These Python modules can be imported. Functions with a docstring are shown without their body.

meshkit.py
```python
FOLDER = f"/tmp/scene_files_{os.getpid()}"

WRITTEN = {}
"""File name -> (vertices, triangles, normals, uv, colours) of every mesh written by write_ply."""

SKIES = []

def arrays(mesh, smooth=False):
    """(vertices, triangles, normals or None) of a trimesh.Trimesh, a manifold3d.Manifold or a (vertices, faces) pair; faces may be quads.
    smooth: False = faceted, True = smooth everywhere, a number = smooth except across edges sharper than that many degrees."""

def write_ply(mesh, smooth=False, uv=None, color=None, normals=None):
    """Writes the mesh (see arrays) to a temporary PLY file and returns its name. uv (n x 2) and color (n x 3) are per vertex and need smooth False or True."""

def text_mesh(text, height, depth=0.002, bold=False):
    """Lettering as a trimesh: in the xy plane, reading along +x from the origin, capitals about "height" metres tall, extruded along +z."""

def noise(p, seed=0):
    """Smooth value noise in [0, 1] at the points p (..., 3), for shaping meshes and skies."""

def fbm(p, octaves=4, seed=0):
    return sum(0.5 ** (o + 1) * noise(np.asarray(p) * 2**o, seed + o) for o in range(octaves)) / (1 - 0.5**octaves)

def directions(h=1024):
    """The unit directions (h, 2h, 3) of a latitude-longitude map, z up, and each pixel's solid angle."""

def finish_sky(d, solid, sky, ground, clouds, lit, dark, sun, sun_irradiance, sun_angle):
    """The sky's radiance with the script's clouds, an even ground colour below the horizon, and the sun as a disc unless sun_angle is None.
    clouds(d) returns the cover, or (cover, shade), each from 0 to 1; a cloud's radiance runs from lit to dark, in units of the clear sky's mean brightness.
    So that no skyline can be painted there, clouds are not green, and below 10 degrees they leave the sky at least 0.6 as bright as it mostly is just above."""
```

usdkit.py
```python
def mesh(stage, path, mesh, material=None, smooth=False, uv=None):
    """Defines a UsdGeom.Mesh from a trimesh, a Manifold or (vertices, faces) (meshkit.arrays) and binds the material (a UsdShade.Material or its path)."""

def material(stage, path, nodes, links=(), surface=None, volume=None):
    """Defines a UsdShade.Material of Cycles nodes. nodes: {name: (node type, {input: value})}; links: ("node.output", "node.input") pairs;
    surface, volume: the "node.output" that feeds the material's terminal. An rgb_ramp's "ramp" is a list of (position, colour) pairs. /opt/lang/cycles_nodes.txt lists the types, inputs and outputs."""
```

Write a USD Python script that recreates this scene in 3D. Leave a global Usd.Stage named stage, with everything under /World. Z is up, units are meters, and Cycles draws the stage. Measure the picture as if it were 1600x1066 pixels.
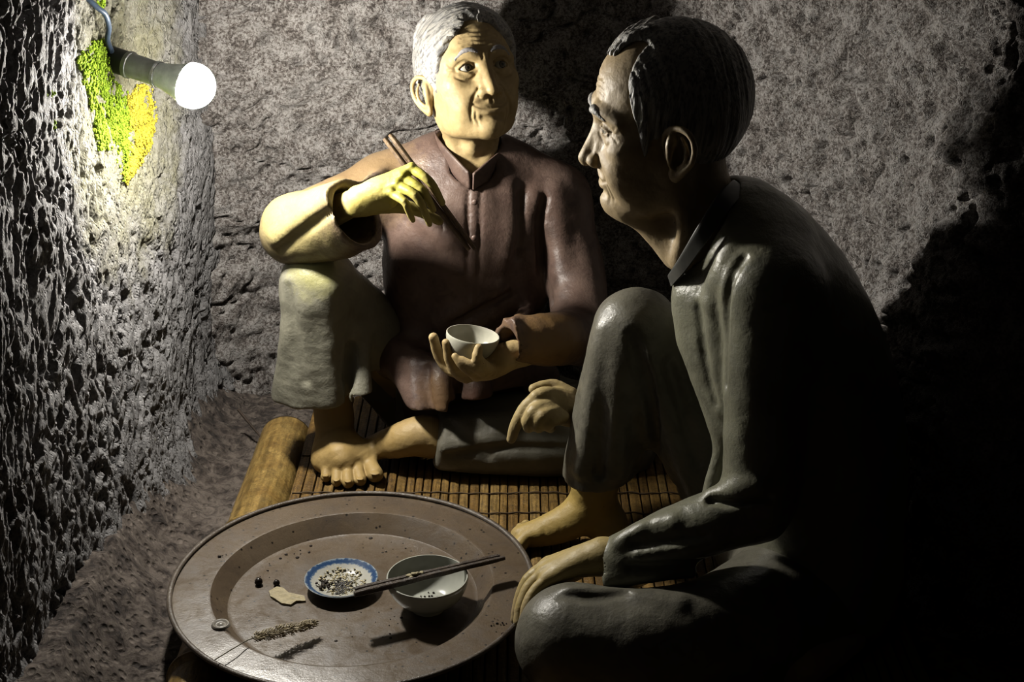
import math, random, numpy as np, trimesh, usdkit, meshkit
import manifold3d as m3
from pxr import Usd, UsdGeom, UsdLux, UsdShade, Gf, Sdf

stage = Usd.Stage.CreateInMemory()
UsdGeom.SetStageUpAxis(stage, UsdGeom.Tokens.z)
UsdGeom.SetStageMetersPerUnit(stage, 1.0)
world = UsdGeom.Xform.Define(stage, '/World')
stage.SetDefaultPrim(world.GetPrim())
UsdGeom.Scope.Define(stage, '/World/Looks')

# ------------------------------------------------------------------ camera, light, exposure
FPX, PITCH, CAMH = 2400.0, math.radians(23.5), 1.30
CAM = np.array([0.0, 0.0, CAMH])
cam = UsdGeom.Camera.Define(stage, '/World/camera')
cam.CreateHorizontalApertureAttr(36.0)
cam.CreateVerticalApertureAttr(36.0 * 1066 / 1600)
cam.CreateFocalLengthAttr(36.0 * FPX / 1600)
cam.CreateClippingRangeAttr(Gf.Vec2f(0.05, 30))
cam.AddTranslateOp().Set(Gf.Vec3d(0, 0, CAMH))
cam.AddRotateXOp().Set(90 - math.degrees(PITCH))
cam.CreateExposureAttr(0.0)
BULB_STRENGTH = 1260.0                    # radiance of the lamp's milky dome
BULB_COLOR = (1.0, 0.955, 0.865)
# no sky: the chamber is underground, the only light is the bulb on the left wall (built as lamp below)

def ray(px, py):
    c, s = math.cos(PITCH), math.sin(PITCH)
    a, b = (px - 800) / FPX, (533 - py) / FPX
    return np.array([a, c + b * s, -s + b * c])
def at(px, py, y):
    """the point of the place seen at this pixel of the photograph, at the depth y in metres"""
    d = ray(px, py)
    return CAM + d * (y / d[1])
def atz(px, py, z):
    d = ray(px, py)
    return CAM + d * ((z - CAMH) / d[2])

# ------------------------------------------------------------------ scene tree helpers
_names = {}
def _path(name, parent=None):
    base = (parent or '/World')
    k = (base, name)
    n = _names.get(k, 0); _names[k] = n + 1
    return base + '/' + (name if n == 0 else '%s_%03d' % (name, n))
def tagp(prim, label=None, cat=None, group=None, kind=None):
    for k, v in (('label', label), ('category', cat), ('group', group), ('kind', kind)):
        if v: prim.SetCustomDataByKey(k, v)
    return prim
_base = {}
def thing(name, label, cat, loc=(0, 0, 0), group=None):
    p = _path(name)
    x = UsdGeom.Xform.Define(stage, p)
    x.AddTranslateOp().Set(Gf.Vec3d(*map(float, loc)))
    tagp(x.GetPrim(), label, cat, group)
    _base[p] = np.array(loc, float)
    return p
def part(name, mesh, material, parent, label=None, smooth=True, kind=None):
    """mesh is given in world coordinates and stored relative to its thing"""
    v, f, _ = meshkit.arrays(mesh, False)
    base = _base[parent]
    p = _path(name, parent)
    usdkit.mesh(stage, p, (v - base, f), material, smooth)
    _base[p] = base
    if label or kind: tagp(stage.GetPrimAtPath(p), label, kind=kind)
    return p
def single(name, mesh, material, label, cat, smooth=True, group=None, kind=None):
    p = _path(name)
    usdkit.mesh(stage, p, mesh, material, smooth)
    tagp(stage.GetPrimAtPath(p), label, cat, group, kind)
    _base[p] = np.zeros(3)
    return p
def join(ms):
    return trimesh.util.concatenate([m if isinstance(m, trimesh.Trimesh) else trimesh.Trimesh(*meshkit.arrays(m)[:2], process=False) for m in ms])

# ------------------------------------------------------------------ sculpting: distance fields on a grid, meshed by surface nets
def spline(pts, n=4):
    """Catmull-Rom through rows of control values (positions and radii together)"""
    p = np.asarray(pts, float)
    if len(p) < 3: return p
    q = np.vstack([2 * p[0] - p[1], p, 2 * p[-1] - p[-2]])
    out = []
    for i in range(1, len(q) - 2):
        for t in np.arange(n) / n:
            a, b, c, d = q[i - 1], q[i], q[i + 1], q[i + 2]
            out.append(0.5 * (2 * b + (c - a) * t + (2 * a - 5 * b + 4 * c - d) * t * t + (3 * b - a - 3 * c + d) * t ** 3))
    out.append(p[-1])
    return np.array(out)

class Frame:
    def __init__(s, o, yaw=0, pitch=0, roll=0, scale=1.0, prop=(1, 1, 1)):
        """x to the figure's left, y to where the face looks, z up; yaw 0 looks to the viewer (-y)"""
        y, p, r = map(math.radians, (yaw, pitch, roll))
        f = np.array([math.sin(y) * math.cos(p), -math.cos(y) * math.cos(p), math.sin(p)])
        x = np.array([math.cos(y), math.sin(y), 0.0])
        u = np.cross(f, x)
        x, u = x * math.cos(r) + u * math.sin(r), u * math.cos(r) - x * math.sin(r)
        s.o, s.R, s.s, s.prop = np.asarray(o, float), np.stack([x, f, u], 1), scale, np.asarray(prop, float)
    def w(s, p):
        return s.o + s.s * ((np.asarray(p, float) * s.prop) @ s.R.T)

class Field:
    def __init__(s, lo, hi, step, fine=None, fstep=None):
        """fine: per axis a list of (lo, hi) stretches meshed with the finer step"""
        s.ax = []
        for k in range(3):
            cuts = [(lo[k], hi[k], step)]
            a = [lo[k]]
            while a[-1] < hi[k]:
                st = step
                if fine is not None and any(l - step <= a[-1] <= h for l, h in fine[k]): st = fstep
                a.append(a[-1] + st)
            s.ax.append(np.array(a, np.float32))
        s.F = np.full([len(a) for a in s.ax], 1.0, np.float32)
        s.fr = None
        s.pad = 2.5 * step
    def block(s, lo, hi, m):
        sl = []
        for k in range(3):
            i = max(0, np.searchsorted(s.ax[k], lo[k] - m) - 1)
            j = min(len(s.ax[k]), np.searchsorted(s.ax[k], hi[k] + m) + 1)
            if j - i < 2: return None, None
            sl.append(slice(i, j))
        sl = tuple(sl)
        return sl, (s.ax[0][sl[0]][:, None, None], s.ax[1][sl[1]][None, :, None], s.ax[2][sl[2]][None, None, :])
    def apply(s, fn, lo, hi, k, op, pts_local=True):
        fr = s.fr
        if fr is not None:
            c = np.array([[a, b, d] for a in (lo[0], hi[0]) for b in (lo[1], hi[1]) for d in (lo[2], hi[2])])
            c = fr.w(c); lo, hi = c.min(0), c.max(0)
        sl, X = s.block(lo, hi, k + s.pad)
        if sl is None: return
        if fr is not None:
            d = [(X[i] - np.float32(fr.o[i])) / np.float32(fr.s) for i in range(3)]
            R = fr.R.astype(np.float32)
            X = tuple((d[0] * R[0, j] + d[1] * R[1, j] + d[2] * R[2, j]) / np.float32(fr.prop[j]) for j in range(3))
            v = fn(*X) * np.float32(fr.s)
        else:
            v = fn(*X)
        a = s.F[sl]
        if op == 'u':
            h = np.maximum(k - np.abs(a - v), 0) if k > 0 else 0
            s.F[sl] = np.minimum(a, v) - (h * h / (4 * k) if k > 0 else 0)
        elif op == 'c':
            v = -v
            h = np.maximum(k - np.abs(a - v), 0) if k > 0 else 0
            s.F[sl] = np.maximum(a, v) + (h * h / (4 * k) if k > 0 else 0)
    def chain(s, pts, r=None, k=0.01, op='u', n=4, flat=None):
        """a swept round (or flattened) limb. pts rows xyz (+ radius). flat = (direction, factor>1 squeezes along it)"""
        p = np.asarray(pts, float)
        if r is not None:
            p = np.column_stack([p[:, :3], np.broadcast_to(r, len(p))])
        p = spline(p, n) if n > 1 else p
        if flat is not None:
            nrm = np.asarray(flat[0], float); nrm = (nrm / np.linalg.norm(nrm)).astype(np.float32); g = np.float32(flat[1] - 1)
            q = p.copy(); q[:, :3] += np.outer(p[:, :3] @ nrm, nrm) * g
        else:
            q = p
        p32 = q.astype(np.float32)
        def fn(x, y, z):
            if flat is not None:
                d = x * nrm[0] + y * nrm[1] + z * nrm[2]
                x, y, z = x + d * (nrm[0] * g), y + d * (nrm[1] * g), z + d * (nrm[2] * g)
            best = None
            for a, b in zip(p32[:-1], p32[1:]):
                ab = b[:3] - a[:3]
                L = float(ab @ ab) + 1e-12
                px, py, pz = x - a[0], y - a[1], z - a[2]
                t = np.clip((px * ab[0] + py * ab[1] + pz * ab[2]) / np.float32(L), 0, 1)
                d = np.sqrt((px - t * ab[0]) ** 2 + (py - t * ab[1]) ** 2 + (pz - t * ab[2]) ** 2) - (a[3] + (b[3] - a[3]) * t)
                best = d if best is None else np.minimum(best, d)
            return best if flat is None else best * np.float32(1.0 / math.sqrt(flat[1]))
        R = p[:, 3].max()
        s.apply(fn, p[:, :3].min(0) - R, p[:, :3].max(0) + R, k, op)
    def ell(s, c, r, k=0.01, op='u', rot=None):
        c, r = np.asarray(c, np.float32), np.asarray(r, np.float32)
        M = None if rot is None else np.asarray(rot, np.float32)      # columns: the ellipsoid's axes
        def fn(x, y, z):
            x, y, z = x - c[0], y - c[1], z - c[2]
            if M is not None:
                x, y, z = (x * M[0, j] + y * M[1, j] + z * M[2, j] for j in range(3))
            k0 = np.sqrt((x / r[0]) ** 2 + (y / r[1]) ** 2 + (z / r[2]) ** 2)
            k1 = np.sqrt((x / r[0] ** 2) ** 2 + (y / r[1] ** 2) ** 2 + (z / r[2] ** 2) ** 2)
            return k0 * (k0 - 1) / np.maximum(k1, 1e-9)
        e = np.full(3, r.max()) if M is not None else r
        s.apply(fn, c - e, c + e, k, op)
    def sym(s, name, *a, **kw):
        """the same on both sides of the figure (x mirrored)"""
        getattr(s, name)(*a, **kw)
        p = np.array(a[0], float)
        if p.ndim == 1: p[0] = -p[0]
        else: p[:, 0] = -p[:, 0]
        getattr(s, name)(p, *a[1:], **kw)
    def half(s, point, normal, k=0.004, box=None):
        """cuts away everything on the side the normal points to"""
        n = np.asarray(normal, float); n /= np.linalg.norm(n); o = np.asarray(point, float)
        n32 = n.astype(np.float32); c = np.float32(o @ n)
        lo, hi = (np.full(3, -9.0), np.full(3, 9.0)) if box is None else map(np.asarray, box)
        s.apply(lambda x, y, z: c - (x * n32[0] + y * n32[1] + z * n32[2]), lo, hi, k, 'c')
    def value(s, P):
        from scipy.ndimage import map_coordinates
        P = np.asarray(P, float)
        c = [np.interp(P[:, k], s.ax[k], np.arange(len(s.ax[k]))) for k in range(3)]
        return map_coordinates(s.F, c, order=1, mode='nearest')
    def onface(s, pts, d=(0, 1, 0), far=0.13, length=0.13):
        """rows (x, z[, depth below the skin, radius]) become points on the skin of the face seen from the front, in the frame's units"""
        out = []
        d = np.asarray(d, float)
        for p in pts:
            t = np.linspace(0, length, 260)
            L = np.array([p[0], far, p[1]]) - t[:, None] * np.array([0, 1.0, 0])
            v = s.value(s.fr.w(L))
            h = np.nonzero(v < 0)[0]
            i = h[0] if len(h) else len(t) - 1
            out.append([p[0], far - t[i] - (p[2] if len(p) > 2 else 0.0), p[1]] + ([p[3]] if len(p) > 3 else []))
        return np.array(out)
    def onside(s, pts, sx=1, far=0.13, length=0.13):
        """rows (y, z[, depth]) become points on the side of the head"""
        out = []
        for p in pts:
            t = np.linspace(0, length, 260)
            L = np.array([sx * far, p[0], p[1]]) - t[:, None] * np.array([sx * 1.0, 0, 0])
            h = np.nonzero(s.value(s.fr.w(L)) < 0)[0]
            i = h[0] if len(h) else len(t) - 1
            out.append([sx * (far - t[i] - (p[2] if len(p) > 2 else 0.0)), p[0], p[1]])
        return np.array(out)
    def hit(s, px, py, lo=1.6, hi=3.1):
        """where the line of sight of this pixel meets the cloth, and the direction out of it"""
        d = ray(px, py); d = d / d[1]
        t = np.linspace(lo, hi, 600)
        v = s.value(CAM + t[:, None] * d)
        h = np.nonzero(v < 0)[0]
        i = h[0] if len(h) else int(np.argmin(v))
        p = CAM + t[i] * d
        g = np.array([s.value([p + e])[0] - s.value([p - e])[0] for e in np.eye(3) * 0.012])
        return p, g / (np.linalg.norm(g) + 1e-9)
    def fold(s, pix, r, h, k=0.012):
        """a crease in the cloth: h > 0 raises it by h, h < 0 presses it in"""
        r = np.broadcast_to(r, len(pix)); h = np.broadcast_to(h, len(pix)); out = []
        for (px, py), rr, hh in zip(pix, r, h):
            p, n = s.hit(px, py)
            out.append(p + n * ((hh - rr) if hh > 0 else (rr + hh)))
        s.chain(np.array(out), r, k, 'u' if h[len(h) // 2] > 0 else 'c')
    def rough(s, amp, scale, band=0.01, octaves=3, seed=0, stretch=(1, 1, 1), box=None):
        m = np.abs(s.F) < band
        i, j, k = np.nonzero(m)
        P = np.stack([s.ax[0][i], s.ax[1][j], s.ax[2][k]], -1)
        s.F[i, j, k] += ((meshkit.fbm(P * np.asarray(stretch) * scale, octaves, seed) - 0.5) * 2 * amp).astype(np.float32)
    def strands(s, fr, fn, amp, band=0.012, octaves=3, seed=0):
        """combed relief: fn turns the frame's coordinates (n,3) into noise coordinates"""
        i, j, k = np.nonzero(np.abs(s.F) < band)
        P = np.stack([s.ax[0][i], s.ax[1][j], s.ax[2][k]], -1).astype(float)
        L = (P - fr.o) @ fr.R / fr.s / fr.prop if fr is not None else P
        s.F[i, j, k] += ((meshkit.fbm(fn(L), octaves, seed) - 0.5) * 2 * amp).astype(np.float32)
    def mesh(s):
        F = s.F
        F[0], F[-1], F[:, 0], F[:, -1], F[:, :, 0], F[:, :, -1] = (np.maximum(x, 1e-4) for x in (F[0], F[-1], F[:, 0], F[:, -1], F[:, :, 0], F[:, :, -1]))
        I = F < 0
        n = I[:-1, :-1, :-1].astype(np.int8)
        for a, b, c in ((1, 0, 0), (0, 1, 0), (0, 0, 1), (1, 1, 0), (1, 0, 1), (0, 1, 1), (1, 1, 1)):
            n += I[a:I.shape[0] - 1 + a, b:I.shape[1] - 1 + b, c:I.shape[2] - 1 + c]
        act = (n > 0) & (n < 8)
        ci = np.argwhere(act)
        idx = np.full(act.shape, -1, np.int32)
        idx[act] = np.arange(len(ci), dtype=np.int32)
        acc = np.zeros((len(ci), 3), np.float64); cnt = np.zeros(len(ci))
        corners = {}
        for a, b, c in np.ndindex(2, 2, 2):
            corners[a, b, c] = F[ci[:, 0] + a, ci[:, 1] + b, ci[:, 2] + c].astype(np.float64)
        for k in range(3):
            for u in (0, 1):
                for w in (0, 1):
                    o = [u, w]; o.insert(k, 0); e = list(o); e[k] = 1
                    fa, fb = corners[tuple(o)], corners[tuple(e)]
                    m = (fa < 0) != (fb < 0)
                    t = fa[m] / (fa[m] - fb[m])
                    for q in range(3):
                        g = ci[m, q] + o[q]
                        base = s.ax[q][g].astype(float)
                        if q == k: base = base + t * (s.ax[q][g + 1] - s.ax[q][g])
                        acc[m, q] += base
                    cnt[m] += 1
        V = acc / cnt[:, None]
        quads = []
        for k in range(3):
            a, b = (k + 1) % 3, (k + 2) % 3
            sl0 = [slice(None)] * 3; sl1 = [slice(None)] * 3
            sl0[k] = slice(0, -1); sl1[k] = slice(1, None)
            e = np.argwhere(I[tuple(sl0)] != I[tuple(sl1)])
            e = e[(e[:, a] > 0) & (e[:, b] > 0) & (e[:, a] < I.shape[a] - 1) & (e[:, b] < I.shape[b] - 1)]
            inside = I[e[:, 0], e[:, 1], e[:, 2]]
            def cell(da, db):
                q = e.copy(); q[:, a] -= da; q[:, b] -= db
                return idx[q[:, 0], q[:, 1], q[:, 2]]
            Q = np.stack([cell(1, 1), cell(0, 1), cell(0, 0), cell(1, 0)], 1)
            Q[~inside] = Q[~inside][:, ::-1]
            quads.append(Q)
        Q = np.vstack(quads)
        return trimesh.Trimesh(V, np.vstack([Q[:, [0, 1, 2]], Q[:, [0, 2, 3]]]), process=False)
def biggest(m):
    """drops crumbs left by cutting"""
    lab = trimesh.graph.connected_component_labels(m.face_adjacency, node_count=len(m.faces))
    c = np.bincount(lab); keep = c[lab] > 0.02 * c.max()
    m.update_faces(keep); m.remove_unreferenced_vertices()
    return m

# ------------------------------------------------------------------ materials
def look(name): return '/World/Looks/' + name
TONE = 0.38                                # darkens all pigments alike, so less light bounces and shade stays deep
def dim(c): return tuple(TONE * np.array(c, float))
def paint(name, base, light, dark, rough=0.45, scale=14.0, spec=0.5, bump=0.25, bscale=160.0, specks=0.0, speck_scale=70.0, stains=(), streak=None, grime=0.35, comb=None):
    """hand-painted plaster: two tones brushed into each other, worn darker spots, small pits; stains = (centre, radius, colour, amount)"""
    base, light, dark, spec = dim(base), dim(light), dim(dark), 0.45 * spec
    stains = [(c, r, dim(col), a) for c, r, col, a in stains]
    N = {'g': ('geometry', {}),
         'n1': ('noise_texture', {'scale': scale, 'detail': 6.0, 'roughness': 0.62}),
         'r1': ('rgb_ramp', {'ramp': [(0.34, base), (0.64, light)]}),
         'n2': ('noise_texture', {'scale': scale * 2.7, 'detail': 8.0, 'roughness': 0.7, 'distortion': 0.6}),
         'r2': ('rgb_ramp', {'ramp': [(0.48, (0, 0, 0)), (0.66, (1, 1, 1))]}),
         'gm': ('math', {'math_type': 'multiply', 'value2': grime}),
         'm2': ('mix', {'mix_type': 'mix', 'color2': dark}),
         'n3': ('noise_texture', {'scale': bscale, 'detail': 5.0, 'roughness': 0.65}),
         'n4': ('noise_texture', {'scale': bscale * 0.16, 'detail': 3.0}),
         'ad': ('math', {'math_type': 'multiply_add', 'value2': 2.0}),
         'bp': ('bump', {'strength': bump, 'distance': 0.004}),
         'rr': ('map_range', {'from_min': 0.3, 'from_max': 0.7, 'to_min': max(0.05, rough - 0.10), 'to_max': min(1, rough + 0.14)}),
         'p': ('principled_bsdf', {'specular_ior_level': spec})}
    Lk = [('g.position', 'n1.vector'), ('g.position', 'n2.vector'), ('g.position', 'n3.vector'), ('g.position', 'n4.vector'), ('n1.fac', 'r1.fac'),
          ('n2.fac', 'r2.fac'), ('r2.color', 'gm.value1'), ('gm.value', 'm2.fac'), ('r1.color', 'm2.color1'),
          ('n4.fac', 'ad.value1'), ('n3.fac', 'ad.value3'), ('ad.value', 'bp.height'), ('bp.normal', 'p.normal'), ('n2.fac', 'rr.value'), ('rr.result', 'p.roughness')]
    out = 'm2.color'
    if streak:                                                # brushed streaks along one direction
        N['sm'] = ('mapping', {'scale': streak})
        N['sn'] = ('noise_texture', {'scale': 1.0, 'detail': 4.0, 'roughness': 0.6})
        N['sr'] = ('rgb_ramp', {'ramp': [(0.40, (0.62, 0.62, 0.62)), (0.62, (1.25, 1.25, 1.25))]})
        N['sx'] = ('mix', {'mix_type': 'multiply', 'fac': 1.0})
        Lk += [('g.position', 'sm.vector'), ('sm.vector', 'sn.vector'), ('sn.fac', 'sr.fac'), (out, 'sx.color1'), ('sr.color', 'sx.color2')]
        out = 'sx.color'
    if comb:                                                  # fine painted strands along a turned direction
        N['cm'] = ('mapping', {'mapping_type': 'texture', 'rotation': comb, 'scale': (1 / 240., 1 / 240., 1 / 10.)})
        N['cn'] = ('noise_texture', {'scale': 1.0, 'detail': 3.0, 'roughness': 0.55, 'distortion': 0.3})
        N['cr'] = ('rgb_ramp', {'ramp': [(0.38, (0.45, 0.45, 0.46)), (0.50, (1.0, 1.0, 1.0)), (0.64, (1.25, 1.22, 1.15))]})
        N['cx'] = ('mix', {'mix_type': 'multiply', 'fac': 1.0})
        N['cb'] = ('bump', {'strength': 0.6, 'distance': 0.003})
        Lk += [('g.position', 'cm.vector'), ('cm.vector', 'cn.vector'), ('cn.fac', 'cr.fac'), (out, 'cx.color1'), ('cr.color', 'cx.color2'), ('cn.fac', 'cb.height'), ('bp.normal', 'cb.normal')]
        Lk = [l for l in Lk if l != ('bp.normal', 'p.normal')] + [('cb.normal', 'p.normal')]
        out = 'cx.color'
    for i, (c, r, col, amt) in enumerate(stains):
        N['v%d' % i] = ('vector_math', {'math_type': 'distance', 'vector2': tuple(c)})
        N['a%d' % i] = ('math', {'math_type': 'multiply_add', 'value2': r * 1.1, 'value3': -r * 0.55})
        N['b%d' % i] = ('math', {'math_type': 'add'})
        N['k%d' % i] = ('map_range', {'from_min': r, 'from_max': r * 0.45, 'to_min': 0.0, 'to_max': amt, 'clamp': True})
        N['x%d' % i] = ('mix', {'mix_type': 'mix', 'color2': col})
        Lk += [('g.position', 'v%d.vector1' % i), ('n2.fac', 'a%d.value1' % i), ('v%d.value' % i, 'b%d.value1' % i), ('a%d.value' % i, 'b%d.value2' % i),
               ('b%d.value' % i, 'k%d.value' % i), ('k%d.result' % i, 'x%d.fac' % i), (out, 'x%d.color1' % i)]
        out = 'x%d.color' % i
    if specks:
        N['vo'] = ('voronoi_texture', {'scale': speck_scale, 'randomness': 1.0})
        N['vr'] = ('rgb_ramp', {'ramp': [(0.0, (1, 1, 1)), (0.10 * specks, (1, 1, 1)), (0.16 * specks, (0, 0, 0))]})
        N['vx'] = ('mix', {'mix_type': 'mix', 'color2': tuple(0.25 * np.array(dark))})
        Lk += [('g.position', 'vo.vector'), ('vo.distance', 'vr.fac'), ('vr.color', 'vx.fac'), (out, 'vx.color1')]
        out = 'vx.color'
    Lk.append((out, 'p.base_color'))
    return usdkit.material(stage, look(name), N, Lk, surface='p.BSDF')

def plain(name, col, rough=0.5, spec=0.5, var=0.25, scale=60.0, bump=0.1, **kw):
    c = TONE * np.array(col); spec *= 0.45
    return usdkit.material(stage, look(name), {
        'g': ('geometry', {}), 'n': ('noise_texture', {'scale': scale, 'detail': 5.0, 'roughness': 0.6}),
        'r': ('rgb_ramp', {'ramp': [(0.3, tuple(c * (1 - var))), (0.7, tuple(np.minimum(c * (1 + var), 1)))]}),
        'b': ('bump', {'strength': bump, 'distance': 0.002}),
        'p': ('principled_bsdf', {'roughness': rough, 'specular_ior_level': spec, **kw})},
        [('g.position', 'n.vector'), ('n.fac', 'r.fac'), ('r.color', 'p.base_color'), ('n.fac', 'b.height'), ('b.normal', 'p.normal')], surface='p.BSDF')

def rock(name, crust, body, pit, mid=0.5, vscale=(1, 1, 1), scale=55.0, bump=0.5, tint=None, rough=0.85):
    """laterite tunnel wall: pale lime crust broken by dark pores"""
    crust, body, pit = dim(crust), dim(body), dim(pit)
    tint = [(c, r, dim(col), a) for c, r, col, a in tint or ()]
    N = {'g': ('geometry', {}), 'mp': ('mapping', {'scale': vscale}),
         'n1': ('noise_texture', {'scale': scale, 'detail': 9.0, 'roughness': 0.72, 'distortion': 0.5}),
         'n2': ('noise_texture', {'scale': scale * 0.12, 'detail': 4.0, 'roughness': 0.6}),
         'ad': ('math', {'math_type': 'multiply_add', 'value2': 0.38}),
         'r': ('rgb_ramp', {'ramp': [(mid + 0.07, pit), (mid + 0.16, body), (mid + 0.24, crust), (mid + 0.36, tuple(np.array(crust) * 1.3))]}),
         'v': ('voronoi_texture', {'scale': scale * 1.6, 'randomness': 1.0}),
         'vr': ('rgb_ramp', {'ramp': [(0.0, (0, 0, 0)), (0.22, (0.2, 0.2, 0.2)), (0.42, (1, 1, 1))]}),
         'n3': ('noise_texture', {'scale': scale * 4.0, 'detail': 6.0, 'roughness': 0.7}),
         'h1': ('math', {'math_type': 'multiply_add', 'value2': 1.2}),
         'h2': ('math', {'math_type': 'multiply_add', 'value2': 0.5}),
         'b': ('bump', {'strength': bump, 'distance': 0.010}),
         'p': ('principled_bsdf', {'roughness': rough, 'specular_ior_level': 0.25})}
    Lk = [('g.position', 'mp.vector'), ('mp.vector', 'n1.vector'), ('g.position', 'n2.vector'), ('mp.vector', 'v.vector'), ('mp.vector', 'n3.vector'),
          ('n2.fac', 'ad.value1'), ('n1.fac', 'ad.value3'), ('ad.value', 'r.fac'), ('v.distance', 'vr.fac'),
          ('n1.fac', 'h1.value1'), ('vr.color', 'h1.value3'), ('n3.fac', 'h2.value1'), ('h1.value', 'h2.value3'), ('h2.value', 'b.height'), ('b.normal', 'p.normal')]
    out = 'r.color'
    for i, (c, r, col, amt) in enumerate(tint or ()):
        N.update({'v%d' % i: ('vector_math', {'math_type': 'distance', 'vector2': tuple(c)}),
                  'a%d' % i: ('math', {'math_type': 'multiply_add', 'value2': r, 'value3': -0.5 * r}), 'b%d' % i: ('math', {'math_type': 'add'}),
                  'k%d' % i: ('map_range', {'from_min': r, 'from_max': r * 0.4, 'to_min': 0.0, 'to_max': amt, 'clamp': True}),
                  'x%d' % i: ('mix', {'mix_type': 'mix', 'color2': col})})
        Lk += [('g.position', 'v%d.vector1' % i), ('n2.fac', 'a%d.value1' % i), ('v%d.value' % i, 'b%d.value1' % i), ('a%d.value' % i, 'b%d.value2' % i),
               ('b%d.value' % i, 'k%d.value' % i), ('k%d.result' % i, 'x%d.fac' % i), (out, 'x%d.color1' % i)]
        out = 'x%d.color' % i
    Lk.append((out, 'p.base_color'))
    return usdkit.material(stage, look(name), N, Lk, surface='p.BSDF')

# ------------------------------------------------------------------ the chamber
from scipy.spatial import cKDTree
def worley(p, n_per, seed, k=1):
    """distance from the points p (n,2) to scattered centres, n_per of them per unit area"""
    rs = np.random.RandomState(seed)
    lo, hi = p.min(0) - 0.5, p.max(0) + 0.5
    n = int(n_per * np.prod(hi - lo))
    c = lo + rs.rand(n, 2) * (hi - lo)
    d, i = cKDTree(c).query(p, k=k)
    return d, rs.rand(n)[i]
def sheet(P):
    """grid of points (n, m, 3) to a mesh"""
    n, m = P.shape[:2]
    i = np.arange(n * m).reshape(n, m)
    q = np.stack([i[:-1, :-1], i[1:, :-1], i[1:, 1:], i[:-1, 1:]], -1).reshape(-1, 4)
    return trimesh.Trimesh(P.reshape(-1, 3), np.vstack([q[:, [0, 1, 2]], q[:, [0, 2, 3]]]), process=False)
def spread(cuts):
    """parameter values with the given spacing in each stretch: (start, spacing) ..., end"""
    out = []
    for (a, st), (b, _) in zip(cuts[:-1], cuts[1:]):
        out.append(np.arange(a, b - st * 0.5, st))
    out.append([cuts[-1][0]])
    return np.concatenate(out)

M_wall_left = rock('wall_left_rock', (0.30, 0.292, 0.295), (0.22, 0.21, 0.208), (0.11, 0.10, 0.10), mid=0.45, vscale=(1, 1.2, 0.7), scale=110, bump=0.6,
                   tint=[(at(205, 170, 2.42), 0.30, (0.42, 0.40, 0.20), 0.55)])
M_wall_back = rock('wall_back_rock', (0.50, 0.475, 0.455), (0.27, 0.235, 0.215), (0.08, 0.066, 0.058), mid=0.50, scale=190, bump=0.6)
M_earth = rock('earth_floor', (0.20, 0.165, 0.14), (0.12, 0.095, 0.08), (0.05, 0.04, 0.035), mid=0.5, scale=40, bump=0.7, rough=0.95)

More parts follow.
